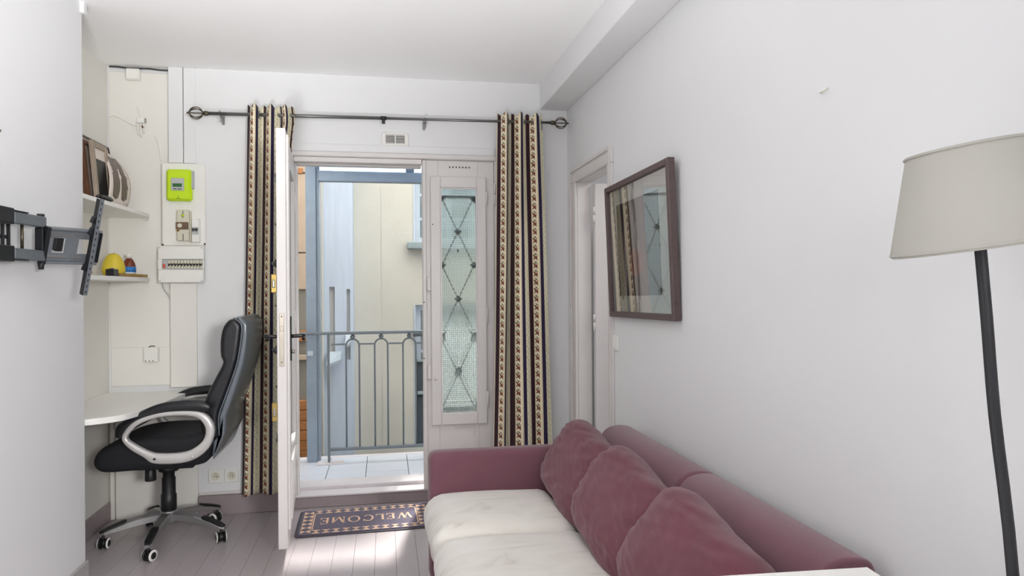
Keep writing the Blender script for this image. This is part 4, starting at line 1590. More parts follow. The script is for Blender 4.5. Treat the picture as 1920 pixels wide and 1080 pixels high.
# small things on the right wall
sw = empty('light_switch', (XR, 3.43, 1.047), 'white light switch by the side doorway casing', 'switch')
under(MB().box(XR - 0.009, XR - 0.0003, 3.39, 3.468, 1.008, 1.086, c=0.003).build('plate', M['white_plastic']), sw)
under(MB().box(XR - 0.014, XR - 0.0092, 3.405, 3.453, 1.023, 1.071, c=0.002).build('rocker', M['white_plastic']), sw)
tag(MB().tube(smooth_open([(XR - 0.001, 1.715, 1.866), (XR - 0.006, 1.705, 1.862), (XR - 0.006, 1.69, 1.863), (XR - 0.001, 1.68, 1.868)], 4), 0.0018, 8).build('wall_hook', M['cream_plastic']),
    'tiny pale hook on the bare right wall above the sofa', 'hook')

# ------------------------------------------------------------------ desk, shelves and things in the niche
desk_pts = smooth_open([(-1.352, 3.482), (-1.29, 3.515), (-1.225, 3.58), (-1.194, 3.68), (-1.168, 3.80), (-1.15, 3.90), (-1.118, 4.362)], 5)
outline = [(p.x, p.y) for p in desk_pts] + [(XN + 0.002, 4.362), (XN + 0.002, 3.482)]
dk = tag(MB().prism(outline, 0.716, 0.745, 'xy').build('corner_desk', M['white_laminate'], bevel=0.004), 'white corner desk top with a rounded front edge set in the niche', 'desk')

for nm, zt, lab in (('wall_shelf', 1.783, 'upper white niche shelf holding leaning frames'), ('wall_shelf', 1.410, 'lower white niche shelf holding a yellow candle and a bottle')):
    sh = empty(nm, (-1.47, 3.95, zt), lab, 'shelf', 'white shelves in the niche')
    pts = [(XN + 0.001, YE + 0.004), (-1.352, YE + 0.004), (-1.347, 3.9), (-1.343, 4.36), (-1.36, 4.406), (XN + 0.001, 4.406)]
    under(MB().prism(pts, zt - 0.022, zt, 'xy').build('board', M['white_laminate'], bevel=0.002), sh)
    under(MB().box(-1.375, -1.36, 4.37, 4.406, zt - 0.034, zt - 0.0225, c=0.002).build('shelf_support', M['white_plastic']), sh)

# frames and the bent print, leaning in the corner of the upper shelf
ZS = 1.784


def slab(p_b0, p_b1, p_t1, p_t0, th):
    """slab with four corner points and thickness along its own normal"""
    P = [Vector(p) for p in (p_b0, p_b1, p_t1, p_t0)]
    nrm = (P[1] - P[0]).cross(P[3] - P[0]).normalized() * th
    vs = P + [p + nrm for p in P]
    return vs, [(0, 3, 2, 1), (4, 5, 6, 7), (0, 1, 5, 4), (1, 2, 6, 5), (2, 3, 7, 6), (3, 0, 4, 7)]


def leaning_frame(name, xb, xt, y0, y1, h, th, mt, mpic, label, bar=0.025):
    """picture frame whose foot stands at x = xb and whose top rests near x = xt, facing the room"""
    root = empty(name, (xb, y0, ZS), label, 'picture frame', 'frames leaning on the upper niche shelf')
    a = math.atan2(xb - xt, h)
    L = h / cos(a)
    T = Matrix.Translation((xb, y0, ZS)) @ Matrix.Rotation(-a, 4, 'Y')
    w = y1 - y0
    for nm, (ya, yb, za, zb) in (('frame_side', (0, bar, 0, L)), ('frame_side', (w - bar, w, 0, L)), ('frame_rail', (bar, w - bar, 0, bar)), ('frame_rail', (bar, w - bar, L - bar, L))):
        under(MB().box(-th, 0, ya, yb, za, zb, mt, c=0.002, T=T).build(nm), root)
    under(MB().box(-th + 0.002, -th * 0.4, bar, w - bar, bar, L - bar, mpic, T=T).build('picture_panel'), root)
    return root


leaning_frame('leaning_frame', -1.490, -1.556, 3.80, 4.36, 0.378, 0.012, M['frame_black'], M['photo_white'], 'thin black frame with a pale sheet at the back of the upper shelf', 0.016)
leaning_frame('leaning_frame', -1.416, -1.446, 3.715, 3.93, 0.300, 0.022, M['frame_brown'], M['photo_pale'], 'brown wooden frame behind the weathered grey one on the upper shelf')
gf = leaning_frame('leaning_frame', -1.390, -1.416, 3.748, 3.94, 0.300, 0.018, M['frame_grey'], M['photo_white'], 'weathered grey wooden frame just behind the bent white print', 0.03)
fa = math.atan2(0.026, 0.300)
under(MB().box(-0.0065, -0.003, 0.031, 0.155, 0.031, 0.215, T=Matrix.Translation((-1.390, 3.748, ZS)) @ Matrix.Rotation(-fa, 4, 'Y')).build('dark_sheet', M['dark']), gf)

card = empty('bent_print', (-1.40, 3.92, ZS), 'white curled card printed with two dark brown shapes, leaning on the upper shelf', 'print')


def card_pt(u, v, lift=0.0):
    b0, b1, t0, t1 = Vector((-1.366, 3.80, ZS + 0.001)), Vector((-1.372, 4.085, ZS + 0.001)), Vector((-1.445, 3.95, 2.070)), Vector((-1.487, 4.20, 2.087))
    p = (b0 * (1 - u) + b1 * u) * (1 - v) + (t0 * (1 - u) + t1 * u) * v
    bulge = (0.022 + 0.030 * u) * sin(pi * v) ** 0.9
    return p + Vector((0.9, 0.25, 0.25)) * bulge + Vector((1, 0.1, 0.35)).normalized() * lift


def card_patch(poly, lift, th, name, mt):
    """outline in card coordinates (u, v) following the curl"""
    vs, fs = [], []
    n = len(poly)
    cu, cv = sum(p[0] for p in poly) / n, sum(p[1] for p in poly) / n
    rings = 6
    for s in (lift, lift + th):
        vs.append(card_pt(cu, cv, s))
        for r in range(1, rings + 1):
            for p in poly:
                k = r / rings
                vs.append(card_pt(cu + (p[0] - cu) * k, cv + (p[1] - cv) * k, s))
    B = 1 + rings * n
    for s in range(2):
        o = s * B
        for i in range(n):
            fs.append((o, o + 1 + i, o + 1 + (i + 1) % n))
            for r in range(rings - 1):
                a, b2 = o + 1 + r * n, o + 1 + (r + 1) * n
                fs.append((a + i, b2 + i, b2 + (i + 1) % n, a + (i + 1) % n))
    e0, e1 = 1 + (rings - 1) * n, B + 1 + (rings - 1) * n
    for i in range(n):
        fs.append((e0 + i, e0 + (i + 1) % n, e1 + (i + 1) % n, e1 + i))
    return under(MB().add(vs, fs, mt, True).build(name), card)


sq = [(0, 0), (0.25, 0), (0.5, 0), (0.75, 0), (1, 0), (1, 0.15), (1, 0.3), (1, 0.45), (1, 0.6), (1, 0.75), (1, 0.9), (1, 1), (0.75, 1), (0.5, 1), (0.25, 1), (0, 1), (0, 0.9), (0, 0.75), (0, 0.6), (0, 0.45), (0, 0.3), (0, 0.15)]
card_patch(sq, 0, 0.003, 'card', M['photo_white'])
lobe = [(0.16, 0.12), (0.30, 0.07), (0.42, 0.10), (0.46, 0.25), (0.47, 0.40), (0.46, 0.60), (0.44, 0.78), (0.45, 0.88), (0.30, 0.90), (0.17, 0.90), (0.16, 0.75), (0.15, 0.50), (0.15, 0.30)]
card_patch(lobe, 0.0034, 0.0006, 'printed_shape', M['photo_brown'])
card_patch([(1.0 - p[0], p[1]) for p in lobe], 0.0034, 0.0006, 'printed_shape', M['photo_brown'])
card_patch([(0.44, 0.66), (0.56, 0.66), (0.55, 0.89), (0.45, 0.89)], 0.0032, 0.0006, 'printed_shape', M['photo_brown'])

oc = empty('black_case', (-1.372, 3.79, ZS), 'flat black rounded case lying on the front edge of the upper shelf', 'case')
mb = MB()
vs = []
pts = [(0.10 * (q / 10 - 0.5) * 2, ) for q in range(11)]
mb.tube([(-1.372, 3.70 + 0.017 * q, ZS + 0.0145) for q in range(11)], [(0.004 + 0.022 * sin(pi * min(1, max(0.02, (q + 0.4) / 10.8))) ** 0.6, 0.003 + 0.0112 * sin(pi * min(1, max(0.02, (q + 0.4) / 10.8))) ** 0.6) for q in range(11)], 16, hint=(0, 0, 1))
under(mb.build('case_body', M['dark']), oc)
under(MB().tube([(-1.372 + 0.0265 * cos(a), 3.785 + 0.086 * sin(a), ZS + 0.0145) for a in [2 * pi * w / 32 for w in range(32)]], 0.0012, 6, closed=True).build('case_seam', M['slate_metal']), oc)

ZL = 1.411
yc = empty('yellow_candle', (-1.445, 4.10, ZL), 'yellow egg-shaped candle on the lower niche shelf', 'candle')
under(MB().lathe([(0.030, 0), (0.050, 0.008), (0.058, 0.03), (0.057, 0.05), (0.049, 0.082), (0.036, 0.108), (0.024, 0.122), (0.016, 0.126), (0.012, 0.123), (0.0, 0.122)], (-1.445, 4.10, ZL), (0, 0, 1), 28).build('wax_body', M['yellow']), yc)
under(MB().tube([(-1.445, 4.10, ZL + 0.122), (-1.444, 4.10, ZL + 0.131)], 0.0015, 6).build('wick', M['frame_black']), yc)

bt = empty('medicine_bottle', (-1.43, 4.29, ZL), 'amber medicine bottle with a white cap and blue label on the lower shelf', 'bottle')
bx, by = -1.43, 4.29
under(MB().lathe([(0.030, 0), (0.034, 0.004), (0.034, 0.062), (0.031, 0.078), (0.022, 0.098), (0.0145, 0.106), (0.0135, 0.115)], (bx, by, ZL), (0, 0, 1), 24).build('glass_body', M['amber']), bt)
under(MB().lathe([(0.0165, 0.109), (0.0165, 0.131), (0.0155, 0.133)], (bx, by, ZL), (0, 0, 1), 20).build('cap', M['white_plastic']), bt)


def wrap(r, z0, z1, a0, a1, mt, name, root, n=14):
    vs = []
    for z in (z0, z1):
        for rr in (r, r + 0.0006):
            vs += [(bx + rr * cos(a0 + (a1 - a0) * k / n), by + rr * sin(a0 + (a1 - a0) * k / n), ZL + z) for k in range(n + 1)]
    N = n + 1
    fs = []
    for k in range(n):
        fs += [(k, k + 1, 2 * N + k + 1, 2 * N + k), (N + k, N + k + 1, 3 * N + k + 1, 3 * N + k), (k, k + 1, N + k + 1, N + k), (2 * N + k, 2 * N + k + 1, 3 * N + k + 1, 3 * N + k)]
    return under(MB().add(vs, fs, mt, True).build(name), root)


wrap(0.0342, 0.004, 0.060, radians(-110), radians(10), M['label_white'], 'label', bt)
wrap(0.0350, 0.030, 0.0595, radians(-109), radians(9), M['label_blue'], 'label_band', bt)

gb = empty('gold_box', (-1.378, 4.16, ZL), 'long flat gold card box along the edge of the lower shelf', 'box')
under(MB().box(-1.392, -1.362, 3.95, 4.385, ZL + 0.0005, ZL + 0.017, c=0.0015).build('box_body', M['gold']), gb)
under(MB().box(-1.3925, -1.3615, 4.30, 4.3855, ZL + 0.002, ZL + 0.0175, c=0.001).build('box_lid', M['brass']), gb)
bb = empty('black_box', (-1.372, 3.90, ZL), 'small black box in front of the yellow candle on the lower shelf', 'box')
under(MB().box(-1.40, -1.362, 3.862, 3.935, ZL + 0.0005, ZL + 0.036, c=0.003).build('box_body', M['dark']), bb)
under(MB().box(-1.39, -1.372, 3.885, 3.905, ZL + 0.0362, ZL + 0.041, c=0.001).build('clasp', M['slate_metal']), bb)
under(MB().box(-1.385, -1.365, 3.9355, 3.962, ZL + 0.0005, ZL + 0.016, c=0.003).build('foot', M['dark']), bb)
rd = empty('red_lighter', (-1.37, 3.56, ZL), 'small red plastic piece at the near end of the lower shelf', 'lighter')
under(MB().tube([(-1.37, 3.515, ZL + 0.0125), (-1.37, 3.588, ZL + 0.0125)], 0.0115, 14, flat=(1, 1)).build('body', M['red']), rd)
under(MB().tube([(-1.37, 3.5885, ZL + 0.0125), (-1.37, 3.60, ZL + 0.0125)], 0.009, 12).build('metal_cap', M['steel']), rd)

# ------------------------------------------------------------------ electricity: meter board, breakers, boxes, sockets
YW = YN - 0.0005
eb = empty('meter_board', (-1.155, 4.39, 1.60), 'white electrical board carrying a lime green meter and a cream fuse block', 'electrical board')


def ep(root, mb, name, mt, label=None):
    o = under(mb.build(name, mt), root)
    if label:
        o['label'] = label
    return o


ep(eb, MB().box(-1.277, -1.034, 4.362, YW - 0.055 + 0.012, 1.5965, 2.083, c=0.006), 'back_board', M['white_plastic'])
mtb = ep(eb, MB().box(-1.240, -1.102, 4.318, 4.3615, 1.857, 2.041, c=0.012), 'meter', M['green'], 'lime green electricity meter')


def sub(par, mb, name, mt):
    o = mb.build(name, mt)
    o.parent = par
    return o


sub(mtb, MB().box(-1.212, -1.140, 4.312, 4.3178, 1.915, 1.988, c=0.004), 'display_panel', M['grey_plastic'])
sub(mtb, MB().box(-1.202, -1.151, 4.3095, 4.3118, 1.936, 1.956, c=0.0008), 'display', M['lcd'])
sub(mtb, MB().box(-1.198, -1.180, 4.3095, 4.3118, 1.922, 1.927, c=0.0008).box(-1.174, -1.154, 4.3095, 4.3118, 1.922, 1.927, c=0.0008), 'button', M['print_ink'])
sub(mtb, MB().box(-1.184, -1.162, 4.3165, 4.3178, 1.868, 1.871).box(-1.176, -1.170, 4.3165, 4.3178, 1.878, 1.882), 'mark', M['print_ink'])
ep(eb, MB().box(-1.106, -1.094, 4.326, 4.3615, 1.93, 2.036, c=0.004), 'meter_cover', M['grey_plastic'])
fz = ep(eb, MB().box(-1.186, -1.118, 4.325, 4.3615, 1.623, 1.806, c=0.005), 'fuse_block', M['cream_plastic'], 'cream fuse block with a brown band')
sub(fz, MB().box(-1.188, -1.120, 4.316, 4.3248, 1.690, 1.732, c=0.002), 'fuse_band', M['brown_plastic'])
sub(fz, MB().lathe([(0.013, 0), (0.013, 0.003), (0.010, 0.005)], (-1.166, 4.316, 1.712), (0, -1, 0), 16), 'fuse_dial', M['cream_plastic'])
for z in (1.780, 1.646):
    sub(fz, MB().box(-1.1515, -1.1485, 4.321, 4.3248, z - 0.022, z + 0.018), 'screw_slot', M['print_ink'])
sub(fz, MB().lathe([(0.007, 0), (0.008, 0.004), (0.0, 0.007)], (-1.150, 4.3205, 1.771), (0, -1, 0), 10), 'seal', M['green'])
sub(fz, MB().lathe([(0.007, 0), (0.008, 0.004), (0.0, 0.007)], (-1.176, 4.3205, 1.685), (0, -1, 0), 10), 'seal', M['gold'])
ep(eb, MB().box(-1.117, -1.110, 4.335, 4.3615, 1.615, 1.80, c=0.002), 'cable_cover', M['cream_plastic'])
br = ep(eb, MB().box(-1.106, -1.062, 4.328, 4.3615, 1.615, 1.756, c=0.005), 'breaker_box', M['white_plastic'])
sub(br, MB().box(-1.102, -1.066, 4.322, 4.3278, 1.662, 1.705, c=0.002), 'breaker', M['grey_plastic'])
sub(br, MB().box(-1.100, -1.068, 4.315, 4.3218, 1.688, 1.696, c=0.001).box(-1.097, -1.089, 4.312, 4.3218, 1.680, 1.688, c=0.001).box(-1.080, -1.072, 4.312, 4.3218, 1.680, 1.688, c=0.001), 'breaker_toggle', M['dark'])
for xx, zz in ((-1.272, 1.603), (-1.041, 1.608)):
    ep(eb, MB().lathe([(0.006, 0), (0.005, 0.004)], (xx, 4.3615, zz), (0, -1, 0), 12), 'board_screw', M['antique'])

ds = empty('breaker_panel', (-1.165, 4.39, 1.381), 'white breaker panel with a row of black switches below the green meter', 'breaker panel')
mb = MB()
mb.box(-1.290, -1.040, 4.330, 4.365, 1.516, 1.594, c=0.004)
mb.box(-1.290, -1.040, 4.330, 4.365, 1.380, 1.457, c=0.004)
mb.box(-1.290, -1.268, 4.330, 4.365, 1.4575, 1.5155)
mb.box(-1.046, -1.040, 4.330, 4.365, 1.4575, 1.5155)
ep(ds, mb, 'cover', M['white_plastic'])
ep(ds, MB().box(-1.2675, -1.0465, 4.345, 4.365, 1.458, 1.515), 'breaker_strip', M['grey_plastic'])
x = -1.236
while x < -1.062:
    ep(ds, MB().box(x, x + 0.0145, 4.336, 4.3445, 1.462, 1.511, c=0.001), 'breaker', M['cream_plastic'])
    ep(ds, MB().box(x + 0.0015, x + 0.0165, 4.329, 4.3358, 1.484, 1.491, c=0.001).box(x + 0.003, x + 0.009, 4.326, 4.3358, 1.476, 1.484, c=0.001), 'breaker_toggle', M['dark'])
    x += 0.0172
ep(ds, MB().box(-1.264, -1.253, 4.334, 4.3445, 1.466, 1.489, c=0.001), 'test_switch', M['orange'])
ep(ds, MB().box(-1.064, -1.049, 4.340, 4.3445, 1.462, 1.511).box(-1.063, -1.050, 4.3385, 4.3398, 1.47, 1.473).box(-1.063, -1.050, 4.3385, 4.3398, 1.483, 1.486).box(-1.063, -1.050, 4.3385, 4.3398, 1.497, 1.500), 'circuit_card', M['cream_plastic'])
for xx in (-1.28, -1.05):
    for zz in (1.390, 1.584):
        ep(ds, MB().lathe([(0.0045, 0), (0.0035, 0.002)], (xx, 4.330, zz), (0, -1, 0), 10), 'cover_screw', M['grey_plastic'])

jb = empty('junction_box', (-1.434, YN - 0.008, 2.60), 'square white junction box right under the ceiling in the niche', 'junction box')
ep(jb, MB().box(-1.471, -1.397, 4.375, YN - 0.009, 2.566, 2.632, c=0.004), 'box_body', M['white_plastic'])
ep(jb, MB().box(-1.467, -1.401, 4.369, 4.3748, 2.57, 2.628, c=0.003), 'box_lid', M['white_plastic'])
pts = smooth_open([(-1.565, 4.395, 2.642), (-1.52, 4.40, 2.643), (-1.47, 4.398, 2.638), (-1.42, 4.395, 2.637), (-1.35, 4.398, 2.640), (-1.30, 4.40, 2.636), (-1.245, 4.40, 2.635)], 4)
tag(MB().tube(pts, 0.005, 8).build('ceiling_cable', M['print_ink']), 'dark cable running along the ceiling edge above the junction box', 'cable')
cb = empty('connector_block', (-1.389, YN - 0.009, 2.33), 'white wire connector block with bare cable ends on the niche wall', 'connector')
ep(cb, MB().box(-1.418, -1.375, 4.385, YN - 0.009, 2.318, 2.350, c=0.003), 'block_body', M['white_plastic'])
for q, (xa, za) in enumerate(((-1.41, 2.25), (-1.395, 2.235), (-1.38, 2.26))):
    ep(cb, MB().tube(smooth_open([(-1.41 + 0.014 * q, 4.395, 2.317), (-1.412 + 0.016 * q, 4.388, 2.29), (xa, 4.40, za)], 4), 0.004, 8), 'wire', M['white_plastic'])
ep(cb, MB().tube(smooth_open([(-1.40, 4.40, 2.351), (-1.405, 4.40, 2.38), (-1.417, 4.402, 2.41)], 4), 0.004, 8), 'wire', M['white_plastic'])
ep(cb, MB().tube([(-1.388, 4.388, 2.300), (-1.380, 4.386, 2.288)], 0.006, 8), 'terminal', M['brown_plastic'])
ep(cb, MB().tube([(-1.369, 4.389, 2.318), (-1.369, 4.389, 2.345)], 0.0045, 8), 'terminal', M['steel'])
ep(cb, MB().tube(smooth_open([(-1.572, 4.40, 2.352), (-1.55, 4.402, 2.36), (-1.52, 4.404, 2.352), (-1.47, 4.404, 2.325), (-1.43, 4.402, 2.305), (-1.418, 4.398, 2.318)], 5), 0.0055, 8), 'cable', M['white_plastic'])
pts = smooth_open([(-1.325, 4.404, 2.25), (-1.31, 4.404, 2.22), (-1.297, 4.405, 2.16), (-1.292, 4.405, 2.10)], 4)
tag(MB().tube(pts, 0.0035, 8).build('thin_cable', M['white_plastic']), 'thin white cable dropping from a hole beside the meter board', 'cable')
tag(MB().tube(smooth_open([(-1.285, 4.39, 1.375), (-1.275, 4.395, 1.34), (-1.25, 4.40, 1.30), (-1.237, 4.402, 1.26)], 4), 0.0035, 8).build('loose_cable', M['grey_plastic']), 'short grey cable curling out below the breaker panel', 'cable')
pbx = empty('phone_socket', (-1.345, YN - 0.0125, 0.95), 'small white phone socket box on the niche wall above the desk', 'socket')
ep(pbx, MB().box(-1.384, -1.305, 4.372, YN - 0.0125, 0.915, 1.003, c=0.004), 'box_body', M['white_plastic'])
for q in range(3):
    ep(pbx, MB().box(-1.375 + q * 0.02, -1.369 + q * 0.02, 4.3705, 4.3718, 0.921, 0.926), 'contact_hole', M['print_ink'])
ep(pbx, MB().tube([(-1.36, 4.385, 1.003), (-1.345, 4.385, 1.010), (-1.325, 4.385, 1.008)], 0.003, 6), 'wire', M['antique'])

for (xc, lab) in ((-0.991, 'white wall socket on the left, beside the chair'), (-0.902, 'white wall socket nearest the left curtain')):
    so = empty('wall_socket', (xc, YB, 0.229), lab, 'socket', 'wall sockets behind the chair')
    ep(so, MB().box(xc - 0.041, xc + 0.041, YB - 0.011, YB - 0.0005, 0.188, 0.270, c=0.003), 'plate', M['white_plastic'])
    ep(so, MB().lathe([(0.0, 0.002), (0.016, 0.002), (0.019, 0.004), (0.022, 0.004), (0.023, 0.0)], (xc, YB - 0.011, 0.229), (0, -1, 0), 24), 'socket_ring', M['cream_plastic'])
    for dx, dz in ((-0.007, -0.003), (0.007, -0.003), (0, 0.009)):
        ep(so, MB().lathe([(0.0028, 0), (0.0028, 0.0012)], (xc + dx, YB - 0.013, 0.229 + dz), (0, -1, 0), 10), 'socket_hole' if dz < 0 else 'earth_pin', M['dark'] if dz < 0 else M['steel'])

vt = empty('air_vent', (0.0755, YB, 2.264), 'white louvred air vent above the balcony door', 'vent')
vx0, vx1, vz0, vz1 = -0.006, 0.157, 2.224, 2.305
mb = MB()
mb.box(vx0, vx0 + 0.024, YB - 0.018, YB - 0.0005, vz0, vz1, c=0.006)
mb.box(vx1 - 0.024, vx1, YB - 0.018, YB - 0.0005, vz0, vz1, c=0.006)
mb.box(vx0 + 0.018, vx1 - 0.018, YB - 0.018, YB - 0.0005, vz1 - 0.014, vz1, c=0.004)
mb.box(vx0 + 0.018, vx1 - 0.018, YB - 0.018, YB - 0.0005, vz0, vz0 + 0.014, c=0.004)
mb.box(0.0725, 0.0785, YB - 0.016, YB - 0.0005, vz0 + 0.013, vz1 - 0.013)
ep(vt, mb, 'vent_frame', M['white_plastic'])
ep(vt, MB().box(vx0 + 0.02, vx1 - 0.02, YB - 0.0022, YB - 0.0006, vz0 + 0.012, vz1 - 0.012), 'vent_opening', M['dark'])
for q in range(6):
    zz = vz0 + 0.0165 + q * 0.0088
    for xa, xb in ((vx0 + 0.0245, 0.0722), (0.0788, vx1 - 0.0245)):
        T = Matrix.Translation((0, YB - 0.008, zz + 0.003)) @ Matrix.Rotation(radians(25), 4, 'X')
        ep(vt, MB().box(xa, xb, -0.004, 0.004, -0.0014, 0.0014, T=T), 'vent_slat', M['white_plastic'])

tag(MB().tube([(XL + 0.0003, 2.757, 1.905), (XL + 0.010, 2.757, 1.903), (XL + 0.013, 2.757, 1.912)], 0.002, 8).build('wall_nail', M['antique']), 'small bent nail in the left wall above the television bracket', 'nail')

# ------------------------------------------------------------------ television bracket on the left wall
tv = empty('television_bracket', (XL, 2.80, 1.53), 'black swing-arm television bracket without a screen on the left wall', 'bracket')


def tp(mb, name, mt=None, label=None):
    o = under(mb.build(name, mt or M['black_metal']), tv)
    if label:
        o['label'] = label
    return o


mb = MB()
for ya in (2.60, 2.772, 2.812):
    mb.box(XL + 0.0005, XL + 0.010, ya, ya + 0.012, 1.45, 1.62, c=0.002)
for za in (1.452, 1.528, 1.605):
    mb.box(XL + 0.0005, XL + 0.008, 2.6125, 2.8115, za, za + 0.012, c=0.002)
tp(mb, 'wall_plate')
for z0, z1 in ((1.572, 1.628), (1.440, 1.496)):
    tp(MB().box(XL + 0.0105, XL + 0.075, 2.60, 2.715, z0, z1, c=0.003), 'pivot_block')
pA, pB = Vector((-1.300, 2.70, 0)), Vector((-1.286, 2.945, 0))
dA = (pB - pA).normalized()
TA = Matrix(((dA.x, -dA.y, 0, pA.x), (dA.y, dA.x, 0, pA.y), (0, 0, 1, 0), (0, 0, 0, 1)))
L1 = (pB - pA).length
for z0, z1 in ((1.578, 1.620), (1.450, 1.490)):
    tp(MB().box(0.036, L1, -0.014, 0.014, z0, z1, c=0.003, T=TA), 'swing_arm', M['slate_metal'], 'grey swing arm')
    tp(MB().box(0.02, 0.12, -0.017, 0.017, z1 + 0.0005 if z0 > 1.5 else z0 - 0.004, z1 + 0.004 if z0 > 1.5 else z0 - 0.0005, c=0.001, T=TA), 'arm_strap')
tp(MB().tube([TA @ Vector((0.105, 0, 1.4905)), TA @ Vector((0.105, 0, 1.5775))], 0.0055, 10), 'tie_rod', M['antique'])
tp(MB().box(L1 - 0.032, L1 - 0.002, -0.015, 0.015, 1.4905, 1.5775, c=0.003, T=TA), 'elbow_post')
tp(MB().tube([TA @ Vector((L1 - 0.016, 0, 1.418)), TA @ Vector((L1 - 0.016, 0, 1.4495))], [0.009, 0.013], 12), 'elbow_bolt')
tp(MB().tube([TA @ Vector((L1 - 0.016, 0, 1.6205)), TA @ Vector((L1 - 0.016, 0, 1.630))], 0.013, 12), 'elbow_cap')
hd = bpy.data.objects.new('screen_head', None)
COL.objects.link(hd)
X3, Z3 = Vector((0.60, 0.80, 0)), Vector((0, 0, 1))
Y3 = Z3.cross(X3)
RH = Matrix((X3, Y3, Z3)).transposed() @ Matrix.Rotation(radians(17), 3, 'X')
hd.matrix_world = Matrix.LocRotScale(Vector((-1.212, 3.015, 1.513)), RH, None)
hm = hd.matrix_world.copy()
hd.parent = tv
hd.matrix_parent_inverse = Matrix.Translation(tv.location).inverted()


def hp(mb, name, mt=None):
    return mb.build(name, mt or M['black_metal'], hd)


mb = MB()
# plate with two window openings
mb.box(-0.098, 0.098, -0.003, 0.0, 0.030, 0.062)
mb.box(-0.098, 0.098, -0.003, 0.0, -0.062, -0.030)
mb.box(-0.098, -0.077, -0.003, 0.0, -0.0295, 0.0295)
mb.box(-0.030, 0.020, -0.003, 0.0, -0.0295, 0.0295)
mb.box(0.062, 0.098, -0.003, 0.0, -0.0295, 0.0295)
hp(mb, 'head_plate', M['slate_metal'])
hp(MB().box(-0.060, -0.032, 0.004, 0.03, -0.026, 0.028, c=0.003), 'tilt_block', M['dark'])
mb = MB()
mb.box(-0.098, 0.102, -0.016, 0.010, 0.0625, 0.072, c=0.002)
mb.box(-0.098, 0.102, -0.016, 0.010, -0.072, -0.0625, c=0.002)
hp(mb, 'head_rail', M['slate_metal'])
for z in (0.042, -0.044):
    for a, b2 in ((-0.092, -0.015), (0.0, 0.04)):
        hp(MB().box(a, b2, -0.006, -0.0032, z - 0.005, z + 0.005, c=0.002), 'slot_rib', M['grey_metal'])
hp(MB().box(-0.112, -0.0985, -0.018, 0.012, -0.074, 0.072, c=0.002), 'head_flange')
hp(MB().box(0.0985, 0.104, -0.018, 0.03, -0.062, 0.062, c=0.002), 'head_flange')
bar = MB()
bx0, bx1 = 0.050, 0.068
bar.box(bx0, bx0 + 0.004, -0.042, -0.020, -0.192, 0.205)
bar.box(bx1 - 0.004, bx1, -0.042, -0.020, -0.192, 0.205)
bar.box(bx0 + 0.004, bx1 - 0.004, -0.042, -0.038, -0.192, 0.205)
hp(bar, 'screen_bar', M['slate_metal'])
hp(MB().box(bx0 - 0.0012, bx0 - 0.0002, -0.0425, -0.020, -0.192, 0.205), 'bar_flange', M['dark'])
for q in range(16):
    z = -0.178 + q * 0.0245
    hp(MB().box(bx0 + 0.007, bx1 - 0.007, -0.0428, -0.0421, z - 0.005, z + 0.005), 'bar_slot', M['dark'])
for z in (0.118, 0.072, -0.078):
    hp(MB().prism([(bx0 - 0.012, z - 0.012), (bx0 - 0.0005, z - 0.016), (bx0 - 0.0005, z + 0.016), (bx0 - 0.006, z + 0.012)], -0.038, -0.018, 'xz'), 'hook')
hp(MB().box(bx0 + 0.002, bx1 - 0.002, -0.0195, -0.0165, -0.078, 0.078), 'bar_clamp', M['grey_metal'])

# ------------------------------------------------------------------ office chair
ch = empty('office_chair', (-1.14, 3.985, 0), 'black leather office chair with silver loop armrests at the corner desk', 'chair')
CX, CY = -1.14, 3.985


def cpt(mb, name, mt, label=None):
    o = under(mb.build(name, mt), ch)
    if label:
        o['label'] = label
    return o


